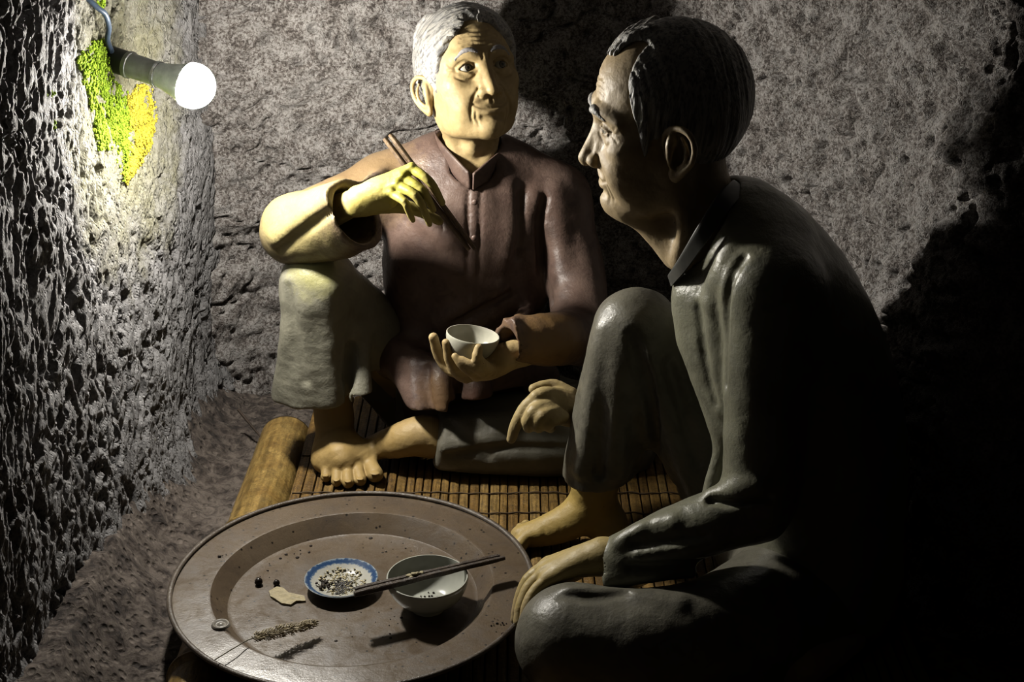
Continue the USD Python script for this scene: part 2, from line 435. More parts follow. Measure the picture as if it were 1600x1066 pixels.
LWX = -0.645
def left_relief(y, z):
    p = np.stack([y, z], -1).reshape(-1, 2)
    P3 = np.column_stack([p[:, 0], p[:, 1], np.zeros(len(p))])
    warp = (meshkit.fbm(P3 * 9.0, 3, 5) - 0.5) * 0.05
    warp2 = (meshkit.fbm(P3 * 30.0, 2, 15) - 0.5) * 0.022
    q = np.column_stack([(p[:, 0] + warp + warp2 - 0.22 * p[:, 1]) * 1.6, p[:, 1] * 0.72 + warp])
    h = 0.05 * (meshkit.fbm(P3 * np.array([2.2, 1.6, 1]), 3, 1) - 0.5)
    d, r = worley(q, 700, 11)                                  # big hollows, some of the centres only
    h -= np.where(r > 0.45, 0.020 * np.exp(-(d / 0.0115) ** 2) * (0.5 + r), 0)
    d, r = worley(q, 5200, 12)                                 # middling pores
    h -= np.where(r > 0.25, 0.0095 * np.exp(-(d / 0.0050) ** 2) * (0.4 + r), 0)
    d, r = worley(q, 17000, 13)                                # small pores
    h -= 0.0045 * np.exp(-(d / 0.0029) ** 2) * r
    h += 0.008 * (meshkit.fbm(P3 * np.array([60., 26., 1]), 4, 3) - 0.5)
    h += 0.016 * (meshkit.fbm(P3 * np.array([14., 7., 1]), 3, 4) - 0.5)
    return h.reshape(np.shape(y))
def left_x(y, z):
    far = np.clip((y - 2.52) / 0.32, 0, 1)
    foot = np.clip((0.10 - z) / 0.16, 0, 1)
    return LWX + 0.05 * np.clip((y - 1.9) / 0.8, 0, 1) + left_relief(y, z) + 0.035 * far ** 2 + 0.05 * foot ** 2
ys = spread([(0.3, 0.05), (1.62, 0.0028), (2.92, 0.01), (3.0, 0)])
zs = spread([(-0.08, 0.0034), (0.92, 0.03), (1.75, 0)])
Yg, Zg = np.meshgrid(ys, zs, indexing='ij')
P = np.stack([left_x(Yg, Zg), Yg, Zg], -1)
single('wall_left', sheet(P), M_wall_left, None, None, kind='structure')

# back wall: one curved face that comes forward on the right and ends at an opening added to keep that end dark
path = spline(np.array([(-0.70, 2.62), (-0.62, 2.76), (-0.48, 2.825), (-0.28, 2.82), (-0.05, 2.80), (0.15, 2.775), (0.32, 2.69), (0.45, 2.54), (0.54, 2.36), (0.60, 2.16),
                        (0.630, 2.03), (0.665, 1.985), (0.76, 1.965), (1.0, 1.96), (1.5, 1.96)]), 24)
seg = np.r_[0, np.cumsum(np.linalg.norm(np.diff(path, axis=0), axis=1))]
us = np.arange(0, seg[-1], 0.0036)
pu = np.stack([np.interp(us, seg, path[:, k]) for k in range(2)], 1)
tg = np.gradient(pu, axis=0); tg /= np.linalg.norm(tg, axis=1)[:, None]
nu = np.stack([tg[:, 1], -tg[:, 0]], 1)                        # towards the chamber
zs = spread([(-0.08, 0.006), (0.30, 0.0036), (1.0, 0.03), (1.75, 0)])
Ug, Zg = np.meshgrid(us, zs, indexing='ij')
P3 = np.stack([Ug, Zg, np.zeros_like(Ug)], -1)
h = 0.055 * (meshkit.fbm(P3 * np.array([3, 3, 1]), 3, 21) - 0.5) + 0.046 * (meshkit.fbm(P3 * np.array([9, 15, 1]), 4, 22) - 0.5) + 0.020 * (meshkit.fbm(P3 * np.array([38, 48, 1]), 4, 23) - 0.5)
ridge = np.abs(meshkit.fbm(P3 * np.array([5, 13, 1]), 3, 24) - 0.5)                     # tool marks and cracks
h -= 0.012 * np.exp(-(ridge / 0.012) ** 2)
q = np.stack([Ug + 0.02 * meshkit.noise(P3 * 14, 2), Zg + 0.02 * meshkit.noise(P3 * 14, 3)], -1).reshape(-1, 2)
d, r = worley(q, 900, 31)
h -= (np.where(r > 0.7, 0.016 * np.exp(-(d / 0.007) ** 2), 0)).reshape(h.shape)
d, r = worley(q * np.array([1, 0.6]), 5000, 32)
h -= (np.where(r > 0.5, 0.007 * np.exp(-(d / 0.0036) ** 2), 0)).reshape(h.shape)
P = np.concatenate([pu[:, None, :] + nu[:, None, :] * h[..., None], Zg[..., None]], -1)
single('wall_back', sheet(P), M_wall_back, None, None, kind='structure')
# the added dark opening and the wall nearer the viewer on the right, never lit
g = sheet(np.stack(np.meshgrid(np.linspace(0.3, 1.25, 40), np.linspace(-0.08, 1.75, 60), indexing='ij'), -1)[..., [0, 0, 1]] * np.array([0, 1, 1]) + np.array([0.80, 0, 0]))
g.vertices[:, 0] += 0.06 * (meshkit.fbm(g.vertices * 6, 3, 41) - 0.5)
g.invert()
single('wall_right', g, M_earth, None, None, kind='structure')
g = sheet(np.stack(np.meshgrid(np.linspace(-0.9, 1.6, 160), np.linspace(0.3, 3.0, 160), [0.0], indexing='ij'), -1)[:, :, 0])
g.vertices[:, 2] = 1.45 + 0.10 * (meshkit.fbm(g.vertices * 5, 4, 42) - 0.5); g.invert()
M_ceiling_dark = plain('ceiling_dark', (0.05, 0.045, 0.04), 0.95, 0.2)  # unseen ceiling coloured near black so it bounces little lamp light
single('ceiling', g, M_ceiling_dark, None, None, kind='structure')
xs = spread([(-0.9, 0.03), (-0.70, 0.004), (-0.38, 0.03), (1.6, 0)]); ysf = spread([(0.3, 0.05), (1.65, 0.005), (2.9, 0.03), (3.0, 0)])
g = np.stack(np.meshgrid(xs, ysf, [0.0], indexing='ij'), -1)[:, :, 0]
hz = 0.045 * (meshkit.fbm(g * 7, 4, 43) - 0.5) + 0.02 * (meshkit.fbm(g * 40, 4, 44) - 0.5)
g[..., 2] = np.where(g[..., 0] < -0.36, -0.035 + hz, -0.06)
g[..., 2] += 0.10 * np.clip((-0.52 - g[..., 0]) / 0.10, 0, 1) ** 2
single('floor', sheet(g), M_earth, None, None, kind='structure')

# ------------------------------------------------------------------ lamp: bare bulb in a holder on the left wall
A0, B0 = at(168, 90, 2.39), at(301, 134, 2.335)
LA = (B0 - A0) / np.linalg.norm(B0 - A0)
def lathe_on(profile, o, axis, n=48):
    """profile (radius, height) turned about an axis through o"""
    m = trimesh.creation.revolve(np.asarray(profile, float), sections=n)
    T = trimesh.geometry.align_vectors([0, 0, 1], axis); T[:3, 3] = o
    m.apply_transform(T); return m
M_socket = plain('socket_plastic', (0.035, 0.036, 0.04), 0.5)
M_holder = plain('holder_plastic', (0.30, 0.31, 0.30), 0.4)
M_collar = plain('bulb_collar', (0.62, 0.66, 0.66), 0.35)
M_bulb = usdkit.material(stage, look('bulb_light'), {'e': ('emission', {'color': BULB_COLOR, 'strength': BULB_STRENGTH})}, surface='e.emission')
LL = np.linalg.norm(B0 - A0)
lamp = thing('wall_lamp', 'lit white bulb in a grey plastic holder sticking out of the mossy left wall', 'lamp', A0)
part('socket', lathe_on([(0, -0.05), (0.020, -0.05), (0.020, 0.036), (0.0185, 0.039), (0, 0.039)], A0, LA), M_socket, lamp, 'dark socket', 30)
part('holder', lathe_on([(0, 0.036), (0.0205, 0.036), (0.0215, 0.038), (0.0215, 0.043), (0.0195, 0.044), (0.0188, LL - 0.068), (0.0205, LL - 0.066), (0.0205, LL - 0.061), (0, LL - 0.061)], A0, LA), M_holder, lamp, 'grey holder', 30)
part('bulb_collar', lathe_on([(0, LL - 0.062), (0.0185, LL - 0.062), (0.021, LL - 0.048), (0.027, LL - 0.026), (0.0335, LL - 0.0100), (0.0340, LL - 0.0085), (0, LL - 0.0085)], A0, LA), M_collar, lamp, 'pale tapered collar', 30)
rb = 0.0355
th = np.linspace(math.acos(-0.0085 / rb), 0, 22)   # the dome, to its equator and a little beyond
part('bulb', lathe_on([(0, -0.0084)] + [(rb * math.sin(t), rb * math.cos(t)) for t in th], B0, LA, 64), M_bulb, lamp, 'glowing white dome', 40)

def tube(pts, r, n=8, smooth=4):
    """a round rod through points, radius may vary"""
    p = np.asarray(pts, float)
    p = np.column_stack([p, np.broadcast_to(r, len(p))])
    p = spline(p, smooth) if smooth > 1 else p
    c, rr = p[:, :3], p[:, 3]
    t = np.gradient(c, axis=0); t /= np.linalg.norm(t, axis=1)[:, None]
    a = np.cross(t[0], [0.31, 0.2, 0.93]); a /= np.linalg.norm(a)
    V = []
    for i in range(len(c)):
        a = a - t[i] * (a @ t[i]); a /= np.linalg.norm(a); b = np.cross(t[i], a)
        w = np.arange(n) / n * 2 * np.pi
        V.append(c[i] + rr[i] * (np.outer(np.cos(w), a) + np.outer(np.sin(w), b)))
    V = np.vstack(V + [c[:1], c[-1:]])
    F = []
    for i in range(len(c) - 1):
        for j in range(n):
            k = (j + 1) % n
            F += [(i * n + j, i * n + k, (i + 1) * n + k), (i * n + j, (i + 1) * n + k, (i + 1) * n + j)]
    e = len(c) * n
    for j in range(n):
        k = (j + 1) % n
        F += [(e, k, j), (e + 1, (len(c) - 1) * n + j, (len(c) - 1) * n + k)]
    return trimesh.Trimesh(V, np.array(F), process=False)
def stick(a, b, w0, w1, round_=0.25, wob=0.0, seed=0, n=14):
    """a squared chopstick from a to b with rounded edges and small knife marks"""
    rs = np.random.RandomState(seed)
    a, b = np.asarray(a, float), np.asarray(b, float)
    t = (b - a) / np.linalg.norm(b - a); u = np.cross(t, [0, 0, 1]); u /= np.linalg.norm(u); v = np.cross(u, t)
    prof = np.array([(1, -.7), (1, .7), (.7, 1), (-.7, 1), (-1, .7), (-1, -.7), (-.7, -1), (.7, -1)])
    V, F = [], []
    for i, s in enumerate(np.linspace(0, 1, n)):
        w = (w0 + (w1 - w0) * s) * (0.8 if i in (0, n - 1) else 1) * (1 + wob * (rs.rand() - 0.5))
        o = wob * w0 * 0.5 * (rs.rand(2) - 0.5)
        V.append(a + (b - a) * s + np.outer(prof[:, 0] * w + o[0], u) + np.outer(prof[:, 1] * w + o[1], v))
    V = np.vstack(V + [a[None], b[None]]); m = 8; e = n * m
    for i in range(n - 1):
        for j in range(m):
            k = (j + 1) % m
            F += [(i * m + j, (i + 1) * m + k, i * m + k), (i * m + j, (i + 1) * m + j, (i + 1) * m + k)]
    for j in range(m):
        k = (j + 1) % m
        F += [(e, j, k), (e + 1, (n - 1) * m + k, (n - 1) * m + j)]
    g = trimesh.Trimesh(V, np.array(F), process=False)
    if g.volume < 0: g.invert()
    return g
def blob(c, r, seed=0, squash=(1, 1, 1), sub=2, amp=0.3):
    g = trimesh.creation.icosphere(subdivisions=sub, radius=1.0)
    g.vertices *= (1 + amp * 2 * (meshkit.fbm(g.vertices * 1.7 + seed * 7.3, 2, seed) - 0.5))[:, None]
    g.vertices *= np.array(squash) * r
    g.vertices += np.asarray(c)
    return g

M_cable = plain('cable_blue', (0.06, 0.09, 0.14), 0.4)
M_wire = plain('wire_pale', (0.45, 0.42, 0.36), 0.6)
c = [at(118, -8, 2.30), at(140, 12, 2.31), at(152, 22, 2.32), at(158, 42, 2.335), at(156, 62, 2.35), at(163, 82, 2.375)]
part('cable', tube([p + np.array([0.012, 0, 0]) for p in c], 0.0042, 10), M_cable, lamp, 'blue-black cable looping out of the wall')

# ------------------------------------------------------------------ moss on the wall around the lamp
from shapely.geometry import Polygon, Point
def moss(name, poly, n, seed, mat, label, size=(0.0011, 0.0029)):
    rs = np.random.RandomState(seed)
    pg = Polygon(poly); x0, y0, x1, y1 = pg.bounds
    px = []
    while len(px) < n:
        q = (x0 + rs.rand() * (x1 - x0), y0 + rs.rand() * (y1 - y0))
        dd = pg.exterior.distance(Point(q))
        if pg.contains(Point(q)) and (dd > 14 or rs.rand() < 0.25 + dd / 18): px.append(q)
    px = np.array(px)
    d = np.array([ray(*q) for q in px])
    X = np.full(len(px), LWX + 0.03)
    for it in range(5):                                         # where this line of sight meets the wall
        t = X / d[:, 0]; Y, Z = d[:, 1] * t, CAMH + d[:, 2] * t
        X = 0.5 * X + 0.5 * left_x(Y, Z)
    g0 = trimesh.creation.icosphere(subdivisions=0, radius=1.0)
    V, F = [], []
    for i in range(n):
        s = size[0] + rs.rand() ** 1.6 * (size[1] - size[0])
        v = g0.vertices * (1 + 0.35 * (rs.rand(len(g0.vertices), 1) - 0.5)) * s * np.array([0.9, 1, 1.1])
        V.append(v + np.array([X[i] + s * 0.25 + 0.004 * rs.rand(), Y[i], Z[i]])); F.append(g0.faces + i * len(g0.vertices))
    return single(name, trimesh.Trimesh(np.vstack(V), np.vstack(F), process=False), mat, label, 'moss', kind='stuff')
M_moss_green = plain('moss_green', (0.30, 0.46, 0.03), 0.8, 0.2, 0.5, 90)
M_moss_yellow = plain('moss_yellow', (0.60, 0.50, 0.05), 0.8, 0.2, 0.45, 90)
moss('moss', [(118, 92), (140, 66), (158, 60), (168, 95), (172, 120), (186, 135), (196, 160), (205, 190), (205, 235), (192, 285), (180, 270), (172, 235), (152, 235), (142, 190), (136, 150), (128, 118)], 11000, 51, M_moss_green, 'lime green moss cushion creeping down the left wall under the lamp holder')
moss('moss', [(198, 162), (212, 132), (226, 132), (236, 160), (238, 205), (228, 238), (212, 265), (196, 290), (190, 270), (200, 225)], 7500, 52, M_moss_yellow, 'yellow moss patch on the left wall directly below the bulb collar')
moss('moss', [(142, -4), (158, -4), (158, 12), (150, 16), (143, 8)], 420, 53, M_moss_green, 'small tuft of green moss above the cable at the top edge')
moss('moss', [(72, 145), (80, 142), (82, 151), (74, 154)], 70, 54, M_moss_green, 'tiny green moss speck alone on the pitted wall, upper of two')
moss('moss', [(75, 190), (83, 191), (82, 204), (76, 205)], 80, 55, M_moss_green, 'tiny green moss speck alone on the pitted wall, lower of two')

# ------------------------------------------------------------------ sleeping platform: reed mat of slats, bamboo edge pole
M_slat = [paint('mat_reed' + s, b, l, (0.07, 0.04, 0.015), rough=0.42, scale=26, bump=0.5, bscale=220, streak=(260, 12, 260), grime=0.6)
          for s, b, l in (('_ochre', (0.24, 0.135, 0.035), (0.36, 0.22, 0.065)), ('_brown', (0.19, 0.105, 0.03), (0.30, 0.175, 0.05)), ('_tan', (0.28, 0.17, 0.05), (0.42, 0.27, 0.09)))]
M_board = plain('mat_underside', (0.06, 0.035, 0.015), 0.8)
mat = thing('reed_mat', 'ochre brown reed mat of narrow slats under the tray and both seated figures', 'mat', (0, 2.1, 0))
X0, X1, Y0, Y1 = -0.384, 0.60, 1.40, 2.72
bm = trimesh.creation.box(bounds=[(X0, Y0, -0.052), (X1, Y1, -0.007)])
part('base_board', bm, M_board, mat, smooth=False)
rs = np.random.RandomState(61)
x = X0; k = 0
while x < X1 - 0.01:
    w = 0.0135 + 0.007 * rs.rand()
    n = 34
    yy = np.linspace(Y0, Y1, n)
    gx = 0.0006 + 0.0007 * rs.rand()
    prof = np.array([(-1, -1), (-1, 0.1), (-0.86, 0.72), (0, 1.0), (0.86, 0.72), (1, 0.1), (1, -1)])
    V = np.zeros((n, 7, 3)); top = -0.0012 * rs.rand()
    wob = 0.0010 * (meshkit.noise(np.column_stack([yy * 9, np.full(n, k * 3.1), yy * 0]), 6) - 0.5) * 2
    hh = 0.0022 * (meshkit.noise(np.column_stack([yy * 22, np.full(n, k * 5.7), yy * 0]), 7) - 0.5)
    V[:, :, 0] = x + w / 2 + prof[None, :, 0] * (w / 2 - gx) + wob[:, None]
    V[:, :, 1] = yy[:, None]
    V[:, :, 2] = np.where(prof[None, :, 1] < -0.9, -0.008, -0.0035 + prof[None, :, 1] * 0.0035 + top + hh[:, None])
    part('slat', sheet(V), M_slat[rs.choice(3, p=[0.45, 0.35, 0.2])], mat, smooth=40)
    x += w; k += 1
M_cord = plain('mat_cord', (0.10, 0.06, 0.025), 0.7)
for yb in (1.72, 1.785, 2.26, 2.33, 2.47):
    xx = np.linspace(X0 + 0.004, X1 - 0.004, 240)
    part('binding_cord', tube(np.column_stack([xx, yb + 0.006 * (meshkit.noise(np.column_stack([xx * 30, xx * 0 + yb * 9, xx * 0]), 8) - 0.5), 0.0006 + 0.0008 * np.sin(xx * 190)]), 0.0014, 5, 1), M_cord, mat)
M_pole = paint('bamboo_pole', (0.30, 0.18, 0.05), (0.46, 0.31, 0.10), (0.10, 0.06, 0.02), rough=0.3, scale=22, bump=0.45, bscale=120, streak=(90, 10, 90), grime=0.6)
pole = thing('bamboo_pole', 'thick ochre bamboo pole along the left edge of the mat, ringed near its end', 'pole', (-0.44, 1.9, -0.025))
pa, pb = np.array([-0.452, 1.45, -0.034]), np.array([-0.428, 2.60, -0.034])
prof = []
L = np.linalg.norm(pb - pa)
for s in np.linspace(0, L, 220):
    r = 0.049
    for nd in (0.385, 0.77):
        r += 0.0045 * math.exp(-((s - nd) / 0.006) ** 2) - 0.003 * math.exp(-((s - nd - 0.012) / 0.004) ** 2) - 0.0025 * math.exp(-((s - nd + 0.012) / 0.004) ** 2)
    prof.append((r, s))
g = lathe_on([(0, 0)] + prof + [(0, L)], pa, (pb - pa) / L, 56)
g.vertices += (0.004 * (meshkit.fbm(g.vertices * np.array([25, 12, 25]), 3, 9) - 0.5))[:, None] * np.array([1, 0, 1])
part('culm', g, M_pole, pole)
for nd in (0.385, 0.77):
    o = pa + (pb - pa) / L * nd
    part('node_ring', lathe_on([(0.050, -0.004), (0.0545, -0.0025), (0.0545, 0.0015), (0.050, 0.004)], o, (pb - pa) / L, 56), M_pole, pole)

# ------------------------------------------------------------------ tray and what lies on it
M_tray = paint('tray_brown', (0.132, 0.094, 0.060), (0.186, 0.136, 0.088), (0.06, 0.040, 0.026), rough=0.30, spec=1.0, scale=9, bump=0.10, bscale=300, specks=0.9, speck_scale=60, grime=0.5)
M_rim = paint('tray_edge', (0.11, 0.085, 0.066), (0.20, 0.165, 0.13), (0.04, 0.028, 0.02), rough=0.32, scale=30, bump=0.3, bscale=260)
M_rivet = plain('rivet_metal', (0.30, 0.27, 0.23), 0.35)
TC = atz(551, 911, 0.050); TR = 0.2735
TC[2] = 0
tray = thing('serving_tray', 'large round brown metal tray with a wide rim and sunken middle, on the mat', 'tray', TC)
ZF, ZL = 0.022, 0.050
prof = [(0, ZF), (0.180, ZF), (0.187, ZF + 0.002), (0.205, ZL - 0.006), (0.210, ZL - 0.001), (0.214, ZL), (0.262, ZL + 0.001), (0.2675, ZL + 0.0005), (0.2675, ZL - 0.002), (0.212, ZL - 0.0035), (0.204, ZL - 0.012), (0.188, ZF - 0.004), (0.150, ZF - 0.006), (0.146, 0.0), (0.140, 0.0), (0.138, ZF - 0.004), (0, ZF - 0.004)]
g = lathe_on(prof, TC, [0, 0, 1], 160)
g.vertices[:, 2] += 0.0016 * (meshkit.fbm(g.vertices * np.array([9, 9, 0]), 2, 17) - 0.5)
part('tray_body', g, M_tray, tray, smooth=25)
w = np.linspace(0, 2 * np.pi, 161)
rr = []
for t in np.linspace(0, 2 * np.pi, 10, endpoint=False): rr.append((TR - 0.0045 + 0.0042 * math.cos(t), ZL + 0.0035 + 0.0036 * math.sin(t)))
part('rolled_edge', lathe_on(rr + rr[:1], TC, [0, 0, 1], 160), M_rim, tray, 'worn paler rolled edge')
rv = atz(345, 977, ZL + 0.001)
part('rivet', lathe_on([(0, 0.0035), (0.004, 0.003), (0.0055, 0.001), (0.008, 0.0012), (0.010, 0.003), (0.012, 0.003), (0.0135, 0.0)], rv, [0, 0, 1], 32), M_rivet, tray, 'small ringed rivet on the rim')

def ceramic(name, col, **kw):
    return plain(name, col, 0.22, 0.5, 0.10, 40, 0.05, **kw)
M_white = ceramic('bowl_glaze', (0.62, 0.63, 0.55))
M_white2 = ceramic('bowl_glaze_cream', (0.68, 0.66, 0.54))
def bowl_profile(R, H, foot, th=0.0032):
    o, i = [], []
    for t in np.linspace(0, 1, 22):
        r = foot * 1.05 + (R - foot * 1.05) * math.sin(t * math.pi / 2) ** 0.82
        z = 0.008 + (H - 0.008) * t ** 1.25
        o.append((r, z))
    for r, z in reversed(o):
        i.append((max(r - th, 0.0), max(z + (0.0 if z > H * 0.6 else 0.0035 * (1 - z / (H * 0.6))), 0.0115)))
    return [(0, 0.004), (foot * 0.85, 0.004), (foot * 0.88, 0.0), (foot, 0.0), (foot * 1.02, 0.007)] + o + [(R - 0.0008, H + 0.0012), (R - th + 0.0008, H + 0.0012)] + i[1:-1] + [(foot, 0.0115), (0, 0.011)]
bc = atz(669, 950, ZF); bc[2] = ZF + 0.0005
bw = thing('rice_bowl', 'empty white bowl on the tray with chopsticks laid across it', 'bowl', bc)
part('bowl_body', lathe_on(bowl_profile(0.0605, 0.054, 0.025), bc, [0, 0, 1], 72), M_white, bw, smooth=40)
rs = np.random.RandomState(71)
cr = []
for i in range(14):
    a, r = rs.rand() * 6.28, 0.006 + 0.018 * rs.rand()
    cr.append(blob(bc + np.array([r * math.cos(a), r * math.sin(a), 0.0125]), 0.0008 + 0.0012 * rs.rand(), i, (1, 1, 0.7), 1))
M_crumb = plain('crumb_dark', (0.035, 0.022, 0.014), 0.7)
part('residue', join(cr), M_crumb, bw, 'dark crumbs inside', kind='stuff')

dc = atz(534, 919, ZF); dc[2] = ZF + 0.0005
M_dish = usdkit.material(stage, look('dish_glaze'), {
    'g': ('geometry', {}), 'off': ('vector_math', {'math_type': 'subtract', 'vector2': tuple(dc)}), 'fl': ('vector_math', {'math_type': 'multiply', 'vector2': (1, 1, 0)}),
    'len': ('vector_math', {'math_type': 'length'}), 'n': ('noise_texture', {'scale': 190.0, 'detail': 3.0}), 'nn': ('math', {'math_type': 'multiply_add', 'value2': 0.009, 'value3': -0.0045}),
    'ad': ('math', {'math_type': 'add'}), 'mr': ('map_range', {'from_min': 0.030, 'from_max': 0.060}),
    'r': ('rgb_ramp', {'ramp': [(p, dim(c)) for p, c in [(0.0, (0.66, 0.64, 0.56)), (0.50, (0.66, 0.65, 0.58)), (0.56, (0.16, 0.24, 0.36)), (0.62, (0.035, 0.085, 0.21)), (0.76, (0.05, 0.11, 0.24)), (0.82, (0.42, 0.50, 0.56)), (0.9, (0.66, 0.66, 0.62))]]}),
    'p': ('principled_bsdf', {'roughness': 0.2, 'specular_ior_level': 0.25})},
    [('g.position', 'off.vector1'), ('off.vector', 'fl.vector1'), ('fl.vector', 'len.vector1'), ('g.position', 'n.vector'), ('n.fac', 'nn.value1'), ('len.value', 'ad.value1'), ('nn.value', 'ad.value2'),
     ('ad.value', 'mr.value'), ('mr.result', 'r.fac'), ('r.color', 'p.base_color')], surface='p.BSDF')
dish = thing('small_dish', 'small white saucer with a blue patterned border and rice scraps, on the tray', 'dish', dc)
DH = 0.018
part('dish_body', lathe_on([(0, 0.002), (0.026, 0.002), (0.027, 0), (0.030, 0), (0.031, 0.004), (0.044, 0.010), (0.0545, DH - 0.001), (0.0558, DH), (0.0548, DH + 0.001), (0.0435, 0.0125), (0.034, 0.0075), (0.028, 0.006), (0, 0.006)], dc, [0, 0, 1], 80), M_dish, dish, smooth=40)
M_rice = plain('rice_crust', (0.62, 0.54, 0.34), 0.8, 0.3, 0.3, 200, 0.4)
M_husk = plain('husk_grey', (0.16, 0.15, 0.15), 0.8)
cr, dk, hu = [], [], []
for i in range(280):
    a, r = rs.rand() * 6.28, 0.036 * rs.rand() ** 0.6
    x, y = r * math.cos(a), 0.004 + r * math.sin(a)
    if x * x + y * y > 0.040 ** 2: continue
    cr.append(blob(dc + np.array([x, y, 0.0066 + max(0, math.hypot(x, y) - 0.03) * 0.6]), 0.0008 + 0.0014 * rs.rand() ** 2, i, (1.2, 1, 0.6), 1))
for i in range(46):
    x, y = -0.022 + 0.016 * rs.randn(), -0.004 + 0.009 * rs.randn()
    if x * x + y * y > 0.04 ** 2: continue
    dk.append(blob(dc + np.array([x, y, 0.0088 + max(0, math.hypot(x, y) - 0.03) * 0.6]), 0.0010 + 0.0020 * rs.rand() ** 2, i, (1, 1, 0.8), 1))
for i in range(60):
    x, y = 0.004 + 0.013 * rs.randn(), -0.010 + 0.010 * rs.randn(); a = rs.rand() * 3.14; l = 0.003 + 0.005 * rs.rand()
    if x * x + y * y > 0.034 ** 2: continue
    e = np.array([math.cos(a), math.sin(a), 0.15]) * l
    o = dc + np.array([x, y, 0.0085])
    hu.append(tube([o - e, o + e], 0.00045, 5, 1))
part('rice_scraps', join(cr), M_rice, dish, 'dried rice', kind='stuff')
part('dark_scraps', join(dk), M_crumb, dish, 'dark crumbs', kind='stuff')
part('straw_scraps', join(hu), M_husk, dish, 'grey straw bits', kind='stuff')

M_stick = paint('chopstick_dark', (0.035, 0.022, 0.014), (0.10, 0.065, 0.04), (0.015, 0.01, 0.007), rough=0.38, scale=60, bump=0.5, bscale=300)
ZS = ZF + 0.054 + 0.0062
sa, sb = atz(552, 926, ZS), atz(787, 870, ZS + 0.002)
sd = np.cross(sb - sa, [0, 0, 1]); sd /= np.linalg.norm(sd)
c1 = thing('chopstick', 'dark brown chopstick across the bowl on the tray, the one nearer the viewer', 'chopstick', sa, group=None)
part('shaft', stick(sa + sd * 0.0046, sb + sd * 0.0036, 0.0046, 0.0032, wob=0.12, seed=1), M_stick, c1, smooth=30)
c2 = thing('chopstick', 'dark brown chopstick across the bowl on the tray, the one farther from the viewer', 'chopstick', sa)
part('shaft', stick(sa - sd * 0.0056 + (sb - sa) * 0.02, sb - sd * 0.0044 - (sb - sa) * 0.02, 0.0042, 0.0032, wob=0.12, seed=2), M_stick, c2, smooth=30)
o = sa + (sb - sa) * 0.41
part('dried_rice', join([blob(o + (sb - sa) * 0.10 * (rs.rand() - 0.5) + np.array([0, 0.002, 0.0036]) + 0.002 * rs.randn(3), 0.0012 + 0.0018 * rs.rand(), i, (1.5, 1, 0.6), 1) for i in range(26)]), M_rice, c1, 'dried rice stuck to the stick', kind='stuff')

M_berry = plain('berry_black', (0.02, 0.014, 0.011), 0.25)
for px, py, r, lab in ((404, 909, 0.0062, 'round black berry on the tray left of the saucer, the bigger, farther left one'), (432, 911, 0.0050, 'small black berry on the tray, between the bigger berry and the saucer')):
    p = atz(px, py, ZF + r * 0.9)
    b = thing('berry', lab, 'berry', p)
    part('fruit', blob(p, r, 3, sub=3, amp=0.06), M_berry, b)
    part('calyx', blob(p + np.array([-0.2, 0.3, 0.93]) * r * 0.95, r * 0.3, 5, (1, 1, 0.6), 2), M_crumb, b)
M_scrap = plain('food_scrap', (0.50, 0.42, 0.24), 0.55, 0.4, 0.3, 120, 0.3)
sp = Polygon([(422, 926), (432, 920), (441, 921), (450, 929), (462, 931), (474, 934), (476, 940), (462, 941), (454, 946), (441, 944), (432, 938), (424, 933)])
sc = [atz(px, py, ZF + 0.0006)[:2] for px, py in sp.exterior.coords[:-1]]
g = trimesh.creation.extrude_polygon(Polygon(sc).buffer(0.0015), 0.002); g = g.subdivide().subdivide()
g.vertices[:, 2] = ZF + 0.0004 + g.vertices[:, 2] * (1 + 0.8 * meshkit.noise(g.vertices * 160, 3))
single('food_scrap', g, M_scrap, 'thin pale scrap of dried food on the tray in front of the saucer', 'food scrap', smooth=40)
# grass head lying on the tray rim
M_grass = plain('grass_seed', (0.80, 0.68, 0.47), 0.85, 0.2, 0.35, 150)
M_stem = plain('grass_stem', (0.30, 0.27, 0.20), 0.7)
ga, gb, gt = atz(336, 1031, ZL + 0.014), atz(400, 996, ZL + 0.006), atz(493, 974, ZF + 0.020)
gr = thing('grass_ear', 'dry feathery grass ear on a thin stalk lying across the front rim of the tray', 'grass ear', gb)
part('stalk', tube([ga, (ga + gb) / 2 + np.array([0, 0, 0.002]), gb, gt], [0.0009, 0.0009, 0.0009, 0.0006], 6), M_stem, gr)
fl = []
for i in range(1100):
    t = rs.rand(); p = gb + (gt - gb) * t; d = rs.randn(3); d /= np.linalg.norm(d)
    ax = (gt - gb) / np.linalg.norm(gt - gb)
    r = 0.0085 * (0.55 + 0.6 * math.sin(math.pi * min(1, t * 0.9 + 0.1)) ** 0.6)
    q = p + d * r * rs.rand() ** 0.5
    e = ax * 0.0030 + d * 0.0022
    fl.append(tube([q - e * 0.4, q + e * 0.6], [0.0008, 0.0003], 5, 1))
part('seed_head', join(fl), M_grass, gr, kind='stuff')
